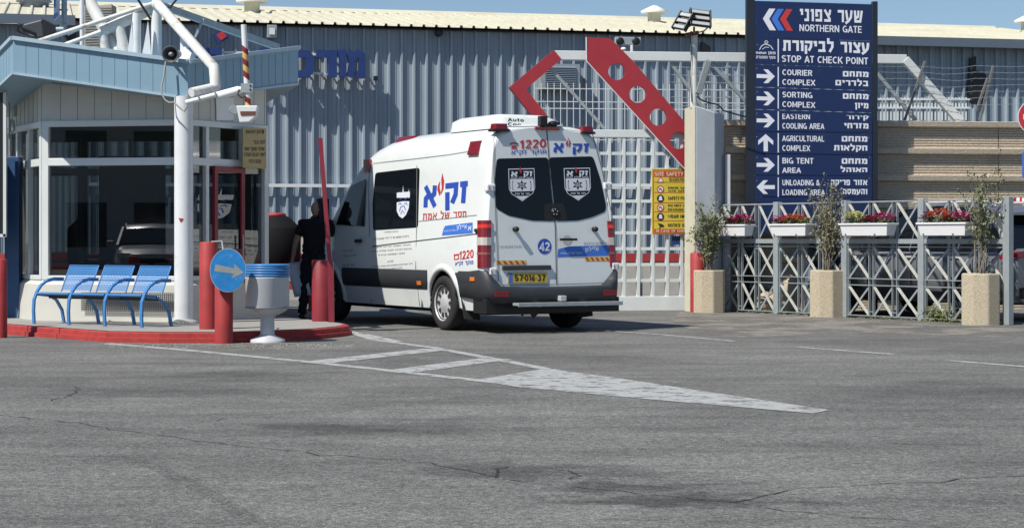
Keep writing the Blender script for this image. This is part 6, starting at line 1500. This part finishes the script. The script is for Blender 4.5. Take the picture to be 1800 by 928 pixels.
# flower boxes
def flowerbox(pxa, pxb, cols, lab, seed):
    random.seed(seed); ca, cb_ = FP(pxa, 395), FP(pxb, 395); s0, s1 = (ca - fa0).dot(fu), (cb_ - fa0).dot(fu); L = s1 - s0
    # box runs along the fence
    t = thing('flower_box', lab, 'flower box', tuple(FQ(s0 + L / 2, 1.24, .14)), group='white flower boxes hung on the fence')
    q = MB(); r = lambda z, e, d: [FQ(s0 + e, z, .06 + d), FQ(s1 - e, z, .06 + d), FQ(s1 - e, z, .28 - d), FQ(s0 + e, z, .28 - d)]
    q.loft([r(1.25, .05, .03), r(1.41, .015, .005), r(1.41, -.005, -.012), r(1.435, -.005, -.012), r(1.435, .015, .005), r(1.39, .02, .01)], smooth=False); 
    q.build('trough', M['boxwhite'], t, bevel=.004)
    q = MB(); q.add(r(1.405, .018, .008), [(0, 1, 2, 3)]); q.build('soil', M['soil'], t)
    q = MB()
    for e in (.15, .75): q.beam(FQ(s0 + L * e, 1.24, .0), FQ(s0 + L * e, 1.24, .27), .02, .015); q.beam(FQ(s0 + L * e, 1.24, .27), FQ(s0 + L * e, 1.28, .295), .02, .015)
    pieces(q, 'hook', M['galv'], t)
    lf = MB(); 
    for k in range(800):
        s = s0 + .03 + (L - .06) * random.random(); c = FQ(s, 1.40 + random.random() ** 1.3 * .13, .08 + .18 * random.random()); d = Vector([random.uniform(-1, 1) for _ in range(3)]).normalized(); e = d.orthogonal().normalized(); lf.add([c - d * .018, c + e * .010, c + d * .020, c - e * .010], [(0, 1, 2, 3)])
    lf.build('foliage', M['leaf'], t)
    n = len(cols)
    for i, (cname, f0, f1, h) in enumerate(cols):
        q = MB()
        for k in range(int(110 * (f1 - f0) * 2.2)):
            f = random.uniform(f0, f1); ctr_ = (f - (f0 + f1) / 2) / ((f1 - f0) / 2); hh = h * math.sqrt(max(0.05, 1 - ctr_ ** 2 * .8)); c = FQ(s0 + L * f, 1.44 + hh * random.uniform(.35, 1), .07 + .20 * random.random()); r_ = random.uniform(.022, .034)
            for m_ in range(5):
                a = m_ * 1.257 + random.random(); tl = Vector((math.cos(a), math.sin(a) * .8 - .3, .5)); e = tl.cross(Vector((0, 0, 1))).normalized(); q.add([c, c + tl * r_ * .6 + e * r_ * .5, c + tl * r_ * 1.2, c + tl * r_ * .6 - e * r_ * .5], [(0, 1, 2, 3)])
        q.build('blossoms', M['fl_' + cname], t)
flowerbox(1265, 1333, [('white', .02, .5, .17), ('crimson', .42, .8, .09), ('pink', .6, 1.0, .16)], 'white flower box with white and dark pink flowers nearest the concrete pillar', 1)
flowerbox(1375, 1440, [('pink', .03, .32, .13), ('orange', .25, .85, .14)], 'white flower box with orange flowers partly hidden by the dry shrub', 2)
flowerbox(1498, 1584, [('yellow', .0, .45, .18), ('crimson', .42, .68, .12), ('pink', .6, .98, .15)], 'white flower box with pale yellow, crimson and magenta flowers', 3)
flowerbox(1635, 1722, [('mauve', .03, .25, .15), ('orange', .18, .6, .2), ('crimson', .52, .68, .09), ('pink', .65, .98, .15)], 'white flower box with mauve, orange and pink flowers nearest the right edge', 4)

# planters
def planter(px, pyb, w, pyt, lab, seed, plantlab, plantfn):
    c = gd(px, pyb); D = c.y + w / 2; x = (px - 900) / F * D; zt = zat(pyt, D - w / 2)
    q = MB(); n = 8; ph = R(22.5) + R(-14)
    ring = lambda r, z: [Vector((x + r * math.cos(2 * math.pi * i / n + ph), D + r * math.sin(2 * math.pi * i / n + ph), z)) for i in range(n)]
    r = w / 2 / math.cos(R(22.5)) * .985
    q.loft([ring(r, 0), ring(r, zt), ring(r * .86, zt), ring(r * .86, zt - .08)], caps=False, smooth=False)
    t = thing('planter', lab, 'planter', (x, D, 0), group='octagonal aggregate planters'); q.build('pot', M['planter'], t, bevel=.02)
    q = MB(); q.add(ring(r * .87, zt - .05), [tuple(range(8))]); q.build('soil', M['soil'], t)
    plantfn(Vector((x, D, zt - .05)), seed, plantlab)
def plant(base, seed, lab, stems, leaves, h, spread, leafm, flowers=0, name='shrub', low=.15, cat='shrub', lw=.012):
    random.seed(seed); t = thing(name, lab, cat, tuple(base)); st_ = MB(); tips = []
    for i in range(stems):
        a = random.random() * 6.28; r0 = random.random() * .06; p = base + Vector((math.cos(a) * r0, math.sin(a) * r0, 0)); d = Vector((math.cos(a) * spread * random.uniform(.1, 1), math.sin(a) * spread * random.uniform(.1, 1), 0)); H = h * random.uniform(.6, 1); pts = [p]
        for k in range(1, 7):
            f = k / 6; pts.append(p + d * f ** 1.3 + Vector((random.uniform(-.03, .03), random.uniform(-.03, .03), H * f))); 
            if k > 1: tips.append(pts[-1])
            if k > 2 and random.random() < .8:
                b1 = pts[-1]; bd_ = Vector((random.uniform(-1, 1), random.uniform(-1, 1), random.uniform(-.2, 1.1))).normalized(); b2_ = b1 + bd_ * random.uniform(.06, .20) * spread / .2; st_.path([b1, (b1 + b2_) / 2 + Vector((0, 0, .02)), b2_], .0025, 4); tips += [b2_, (b1 + b2_) / 2]
        st_.path(pts, [.008 * (1 - .12 * j) for j in range(7)], 5)
    st_.build('stem', M['twig'], t)
    q = MB()
    for k in range(leaves):
        c = random.choice(tips) + Vector([random.gauss(0, .035) for _ in range(3)])
        if c.z < base.z + low * h: continue
        d = Vector([random.uniform(-1, 1) for _ in range(3)]).normalized(); e = d.orthogonal().normalized(); s = random.uniform(.6, 1.3) * lw; q.add([c - d * s * 1.6, c + e * s, c + d * s * 2, c - e * s], [(0, 1, 2, 3)])
    q.build('leaves', M[leafm], t)
    if flowers:
        q = MB()
        for k in range(flowers):
            c = random.choice(tips[-len(tips) // 2:]) + Vector((0, -.03, .03)); 
            for m_ in range(14): d = Vector([random.uniform(-1, 1) for _ in range(3)]).normalized() * .028; e = d.orthogonal().normalized() * .02; q.add([c + d - e, c + d * 1.3, c + d + e], [(0, 1, 2)])
        q.build('blossoms', M['fl_white'], t)
planter(1247, 550, .50, 475, 'octagonal stone planter in front of the short red bollard', 1, 'thin straggly shrub with white blossoms against the concrete pillar', lambda b, s, l: plant(b, 21, l, 22, 1100, 1.08, .28, 'leaf', 7, lw=.016))
planter(1454, 558, .52, 475, 'octagonal stone planter below the Unloading arrow row holding the dry shrub', 2, 'tall dry grey shrub with few leaves in front of the navy sign', lambda b, s, l: plant(b, 22, l, 34, 1500, 1.35, .26, 'dryleaf'))
planter(1724, 572, .53, 481, 'octagonal stone planter with a drain hole near the right edge', 3, 'bare-stemmed climbing plant with green tufts near the right edge', lambda b, s, l: plant(b, 23, l, 16, 800, 1.5, .22, 'leaf', 4, low=.3, lw=.015))
random.seed(8)
wd = MB()
for k in range(900):
    if random.random() < .75: p = FP(random.choice((1655, 1640, 1668, 1648)) + random.gauss(0, 13), 500); h = .22
    else: p = FP(random.uniform(1300, 1770), 500); h = .05
    c = Vector((p.x + random.gauss(0, .05), p.y + random.gauss(0, .08), random.random() ** 2 * h)); d = Vector((random.uniform(-1, 1), random.uniform(-1, 1), random.uniform(0, 1))).normalized() * .022; e = d.orthogonal().normalized() * .013; wd.add([c - d, c + e, c + d, c - e], [(0, 1, 2, 3)])
props(wd.build('weeds', M['leaf']), 'small green weeds growing at the foot of the lattice fence', 'weeds', kind='stuff')
# boulders, waste behind the fence
for i, (px, w, h, lab) in enumerate(((1392, .34, .62, 'upright beige boulder behind the fence beside the dry shrub planter'), (1352, .5, .34, 'low beige boulder behind the first fence bay'), (1474, .4, .3, 'small rounded boulder partly behind the middle planter'))):
    p = FP(px, 500, -.45); random.seed(i + 4); q = MB(); q.sphere((p.x, p.y, h * .45), w / 2, w / 2, h * .55, 12, 8)
    for v in q.v: v += Vector([random.uniform(-.03, .03) for _ in range(3)]); 
    for v in q.v: v.z = max(v.z, 0)
    props(q.build('boulder', M['stone'], merge=True), lab, 'boulder', 'boulders behind the fence')
p = FP(1445, 430, -.42); random.seed(9); q = MB(); q.sphere((p.x, p.y, 1.0), .24, .2, .28, 14, 9)
for v in q.v: v += Vector([random.uniform(-.025, .025) for _ in range(3)])
tbg = props(q.build('rubbish_bag', M['black'], merge=True), 'black bag resting on a crate behind the dry shrub', 'bag')
q = MB(); q.box((p.x, p.y, .38), (.5, .4, .74)); props(q.build('crate', M['galvblue'], None, bevel=.02), 'dark grey crate behind the fence under the black bag', 'crate')
q = MB(); q.box((FP(1312, 470, -.42).x, FP(1312, 470, -.42).y, .62), (.5, .25, 1.24), R(-50)); props(q.build('utility_cabinet', M['black'], None, bevel=.02), 'dark utility cabinet behind the first fence bay', 'cabinet')

# right edge: red and white barrier bar, no-entry sign, blue plate
rb = thing('striped_barrier', 'red and white striped barrier bar reaching past the right edge', 'barrier arm', tuple(at(1790, 350, 27.8)))
a, b = at(1771, 350, 27.7), at(1850, 353, 27.4); q = MB(); q.beam(a, b, .03, .05); br = q.build('bar', M['boxwhite'], rb)
q = MB()
for i in range(8): t = .03 + i * .125; q.beam(a.lerp(b, t), a.lerp(b, t + .05), .034, .054)
q.build('red_stripe', M['txtred'], br)
q = MB(); q.tube((b.x, b.y, 0), (b.x, b.y, b.z), .04); q.build('support', M['galv'], rb)
ne = thing('no_entry_sign', 'round red no-entry sign cut by the right edge of the photo', 'traffic sign', tuple(at(1822, 205, 29)))
c = at(1820, 206, 29); q = MB(); q.lathe([(.262, 0), (.262, .01)], c, 40, ax=(0, 1, 0)); q.build('rim', M['signwhite'], ne); q = MB(); q.lathe([(.250, -.002), (.250, .0)], c, 40, ax=(0, 1, 0)); dd = q.build('disc', M['txtred'], ne); q = MB(); q.box(c + Vector((0, -.006, 0)), (.36, .004, .08)); q.build('white_bar', M['signwhite'], dd)
q = MB(); q.tube((c.x, 29.04, 0), (c.x, 29.04, c.z + .2), .03); q.build('pole', M['galv'], ne)
q = MB(); q.prism([at(1797, 268, 28.9), at(1850, 268, 28.9), at(1850, 312, 28.9), at(1797, 312, 28.9)], (0, .01, 0)); props(q.build('blue_plate', M['arrowblue']), 'small blue sign plate under the no-entry sign', 'sign')

# ================================================================== tank behind the person
tk = thing('water_tank', 'round black plastic tank with a red lid behind the litter bin', 'tank', tuple(at(490, 450, 33)))
c = at(487, 0, 33); q = MB(); zt3 = zat(398, 33); q.lathe([(.36, .75), (.40, .8), (.40, zt3 - .04), (.37, zt3), (.22, zat(383, 33)), (.14, zat(379, 33))], (c.x, 33, 0), 32); q.build('tank_body', M['tank'], tk)
q = MB(); q.lathe([(.16, zat(381, 33)), (.17, zat(380, 33)), (.17, zat(376, 33)), (.12, zat(374, 33)), (0, zat(374, 33))], (c.x - .02, 33, 0), 24); q.build('lid', M['red'], tk)
st2 = thing('red_stand', 'red steel stand carrying the black tank', 'stand', (c.x, 33, 0))
q = MB(); q.box((c.x + .05, 33, .70), (1.4, .9, .14)); q.box((c.x + .05, 33, .42), (1.3, .85, .12)); q.build('platform', M['red'], st2)
q = MB()
for sx in (-.6, .6): q.beam((c.x + sx, 32.6, 0), (c.x + sx, 32.6, .7), .06, .06); q.beam((c.x + sx, 33.4, 0), (c.x + sx, 33.4, .7), .06, .06)
pieces(q, 'leg', M['red'], st2)

# ================================================================== PERSON
def skin_mesh(name, nodes, edges, root, m, parent, sub=2):
    keys = list(nodes); me = bpy.data.meshes.new(name); inv = wm(parent).inverted()
    me.from_pydata([tuple(nodes[k][0]) for k in keys], [(keys.index(a), keys.index(b)) for a, b in edges], [])
    o = bpy.data.objects.new(name, me); COL.objects.link(o); o.parent = parent
    o.modifiers.new('skin', 'SKIN'); sl = me.skin_vertices[0].data
    for i, k in enumerate(keys):
        r = nodes[k][1]; sl[i].radius = r if isinstance(r, tuple) else (r, r)
        sl[i].use_root = (k == root)
    o.modifiers[0].use_smooth_shade = True
    q = o.modifiers.new('sub', 'SUBSURF'); q.levels = sub; q.render_levels = sub
    dg = bpy.context.evaluated_depsgraph_get(); dg.update(); m2 = bpy.data.meshes.new_from_object(o.evaluated_get(dg)); o.modifiers.clear(); o.data = m2; m2.materials.clear(); m2.materials.append(m)
    m2.polygons.foreach_set('use_smooth', [True] * len(m2.polygons)); return o
PX = (551 - 900) / F * 29.0
per = thing('person', 'bald person in black t-shirt and dark trousers holding a white sheet beside the van', 'person', (PX, 29.0, 0), R(-12))
# local frame: x right, y forward (away from the camera), z up; height 1.73
nd = {
 'pel': ((0, 0, .93), (.145, .10)), 'sp1': ((0, .01, 1.08), (.135, .095)), 'sp2': ((.01, .02, 1.25), (.155, .105)), 'chest': ((.02, .02, 1.38), (.150, .10)), 'nk': ((.025, .02, 1.48), .065), 'nk2': ((.03, .03, 1.54), .058),
 'lhip': ((-.09, 0, .88), .10), 'lkn': ((-.13, .03, .50), .062), 'lan': ((-.17, -.03, .10), .042), 'ltoe': ((-.17, .14, .045), (.045, .035)),
 'rhip': ((.09, 0, .88), .10), 'rkn': ((.13, .06, .50), .062), 'ran': ((.13, .0, .10), .042), 'rtoe': ((.15, .17, .045), (.045, .035)),
 'lsh': ((-.17, .01, 1.41), .070), 'lel': ((-.27, -.02, 1.14), .046), 'lwr': ((-.33, .03, .91), .030), 'lpalm': ((-.345, .04, .84), (.036, .020)),
 'rsh': ((.21, .03, 1.41), .070), 'rel': ((.33, .16, 1.18), .046), 'rwr': ((.36, .36, 1.22), .030), 'rpalm': ((.365, .43, 1.24), (.036, .020)),
}
ed = [('pel', 'sp1'), ('sp1', 'sp2'), ('sp2', 'chest'), ('chest', 'nk'), ('nk', 'nk2'), ('pel', 'lhip'), ('lhip', 'lkn'), ('lkn', 'lan'), ('lan', 'ltoe'), ('pel', 'rhip'), ('rhip', 'rkn'), ('rkn', 'ran'), ('ran', 'rtoe'), ('chest', 'lsh'), ('lsh', 'lel'), ('lel', 'lwr'), ('lwr', 'lpalm'), ('chest', 'rsh'), ('rsh', 'rel'), ('rel', 'rwr'), ('rwr', 'rpalm')]
for side, c, dirs in (('l', Vector((-.345, .04, .84)), Vector((-.03, .02, -1))), ('r', Vector((.365, .43, 1.24)), Vector((0, 1, .1)))):
    across = Vector((.25, 1, 0)) if side == 'l' else Vector((1, 0, 0)); across.normalize(); dirs = dirs.normalized()
    for i, L in enumerate((.070, .080, .076, .060)):
        o = across * ((i - 1.5) * .021); curl = Vector((.02, 0, 0)) if side == 'l' else Vector((0, 0, -.02)); prev = side + 'palm'
        for k in range(1, 4):
            nm = f'{side}f{i}{k}'; nd[nm] = (tuple(c + o * (1 if k else 0) + dirs * (.035 + L * k / 3) + curl * (k / 3) ** 2), .0085); ed.append((prev, nm)); prev = nm
    prev = side + 'palm'
    for k in range(1, 3): nm = f'{side}t{k}'; nd[nm] = (tuple(c - across * (.028 + .012 * k) + dirs * (-.01 + .028 * k)), .010); ed.append((prev, nm)); prev = nm
bdy = skin_mesh('body', nd, ed, 'pel', M['skin'], per)
bare = bdy.data.copy()
# head: shaped skull with face, joined to the body mesh
hq = MB(); hc = Vector((.035, .045, 1.635)); fwd = Vector((.45, .89, 0)).normalized(); sd_ = Vector((fwd.y, -fwd.x, 0))
n, m_ = 28, 20; rings = []
for j in range(1, m_):
    th = math.pi * j / m_; rw_ = []
    for i in range(n):
        ph = 2 * math.pi * i / n; x = math.sin(th) * math.cos(ph); y = math.sin(th) * math.sin(ph); z = -math.cos(th)
        w = .076 * (1 - .16 * max(0, -z)); dpt = .097 * (1 - .10 * max(0, -z) * (1 if y < 0 else 0)); v = sd_ * x * w + fwd * (y * dpt) + Vector((0, 0, z * .120))
        if y > .75 and abs(z + .12) < .22: v += fwd * .020 * (1 - abs(z + .12) / .22) * max(0, 1 - abs(x) / .22)      # nose
        if y > .6 and abs(z - .08) < .1 and .15 < abs(x) < .5: v -= fwd * .007                                        # eye sockets
        if y > .7 and abs(z + .48) < .07 and abs(x) < .3: v += fwd * .004                                             # lips
        rw_.append(hc + v)
    rings.append(rw_)
hq.loft(rings)
for s_ in (-1, 1):
    e = hc + sd_ * (s_ * .078) - fwd * .005 - Vector((0, 0, .01)); hq.lathe([(.006, -.004), (.022, .0), (.030, .008), (.026, .016), (.014, .012), (0, .008)], e, 14, ax=(sd_ * s_ - fwd * .5))
hm = hq.mesh('h', None, False); bm = bmesh.new(); bm.from_mesh(bdy.data); bm.from_mesh(hm); bm.to_mesh(bdy.data); bm.free(); bdy.data.polygons.foreach_set('use_smooth', [True] * len(bdy.data.polygons))
q = MB()
for s_ in (-1, 1): q.sphere(hc + fwd * .082 + sd_ * (s_ * .030) + Vector((0, 0, .010)), .010, .010, .007, 10, 6)
q.build('eyes', M['signwhite'], per, local=True)
def garment(name, bones, dist, m, lim=None, thick=.012):
    me = bpy.data.meshes.new(name); bm = bmesh.new(); bm.from_mesh(bare); bm.normal_update(); bm.verts.ensure_lookup_table()
    segs = {(a, b): (Vector(nd[a][0]), Vector(nd[b][0])) for a, b in ed}
    def near(p):
        best = None
        for k_, (a, b) in segs.items():
            d = b - a; t = max(0, min(1, (p - a).dot(d) / max(d.length_squared, 1e-9))); r0 = nd[k_[0]][1]; r1 = nd[k_[1]][1]; r0 = r0[0] if isinstance(r0, tuple) else r0; r1 = r1[0] if isinstance(r1, tuple) else r1; e = (p - a - d * t).length - (r0 + (r1 - r0) * t) * .8
            if best is None or e < best[0]: best = (e, k_, t)
        return best
    kill = []
    for v in bm.verts:
        e, k_, t = near(v.co)
        if k_ not in bones or (k_ in (lim or {}) and t > lim[k_]): kill.append(v)
    for v in bm.verts:
        z = v.co.z; fold = .006 * math.sin(z * 38 + v.co.x * 20) + .004 * math.sin(z * 71 + v.co.y * 33); v.co += v.normal * (dist(v.co) + fold)
    bmesh.ops.delete(bm, geom=kill, context='VERTS'); bm.to_mesh(me); bm.free(); me.materials.clear(); me.materials.append(m); me.polygons.foreach_set('use_smooth', [True] * len(me.polygons))
    o = bpy.data.objects.new(name, me); COL.objects.link(o); o.parent = per; q = o.modifiers.new('thickness', 'SOLIDIFY'); q.thickness = thick; q.offset = -.6; return o
garment('t_shirt', {('pel', 'sp1'), ('sp1', 'sp2'), ('sp2', 'chest'), ('chest', 'nk'), ('chest', 'lsh'), ('chest', 'rsh'), ('lsh', 'lel'), ('rsh', 'rel'), ('pel', 'lhip'), ('pel', 'rhip')}, lambda p: .030 if p.z < 1.3 else .022, M['shirt'], {('lsh', 'lel'): .62, ('rsh', 'rel'): .62, ('chest', 'nk'): .75, ('pel', 'lhip'): .5, ('pel', 'rhip'): .5})
garment('trousers', {('pel', 'sp1'), ('pel', 'lhip'), ('pel', 'rhip'), ('lhip', 'lkn'), ('lkn', 'lan'), ('rhip', 'rkn'), ('rkn', 'ran')}, lambda p: .020, M['trousers'], {('pel', 'sp1'): .5})
for s_, a in (('l', (-.17, -.08)), ('r', (.13, -.05))):
    x, y = a; skin_mesh('shoe', {'a': ((x, y, .055), (.048, .050)), 'b': ((x - .003, y + .10, .05), (.050, .045)), 'c': ((x - .002, y + .22, .035), (.044, .030))}, [('a', 'b'), ('b', 'c')], 'a', M['black'], per)
# sheet of paper in the left hand
hp = wm(per) @ Vector((-.36, .03, .80)); up = wm(per).to_3x3()
q = MB(); rows = []
for i in range(7):
    f = i / 6; w = .125; c = Vector((-.27 + .13 * f, -.01 - .06 * math.sin(f * 2), .86 - .50 * f)); rows.append([wm(per) @ (c + Vector((w * t, .03 * math.cos(t * 1.5) + .02 * t, .02 * t))) for t in (-1, -.5, 0, .5, 1)])
q.loft(rows, closed=False, caps=False); props(q.build('paper_sheet', M['paper'], None, solid=.002), 'large white sheet of paper held low in the bald person’s left hand', 'paper')

# building across the road (behind the photographer) that the windows mirror
bb = thing('opposite_building', 'pale office block across the road, seen only mirrored in glass', 'building', (-40, -27, 0), R(-35))
q = MB(); q.box((0, 0, 4.5), (30, 8, 9)); q.build('wall', M['beige'], bb, local=True)
q = MB()
for i in range(9):
    for z in (1.8, 5.2): q.box((-11.5 + i * 2.85, 4.01, z), (1.7, .05, 1.9 if z < 4 else 1.2))
q.build('window', M['carglassd'], bb, local=True)
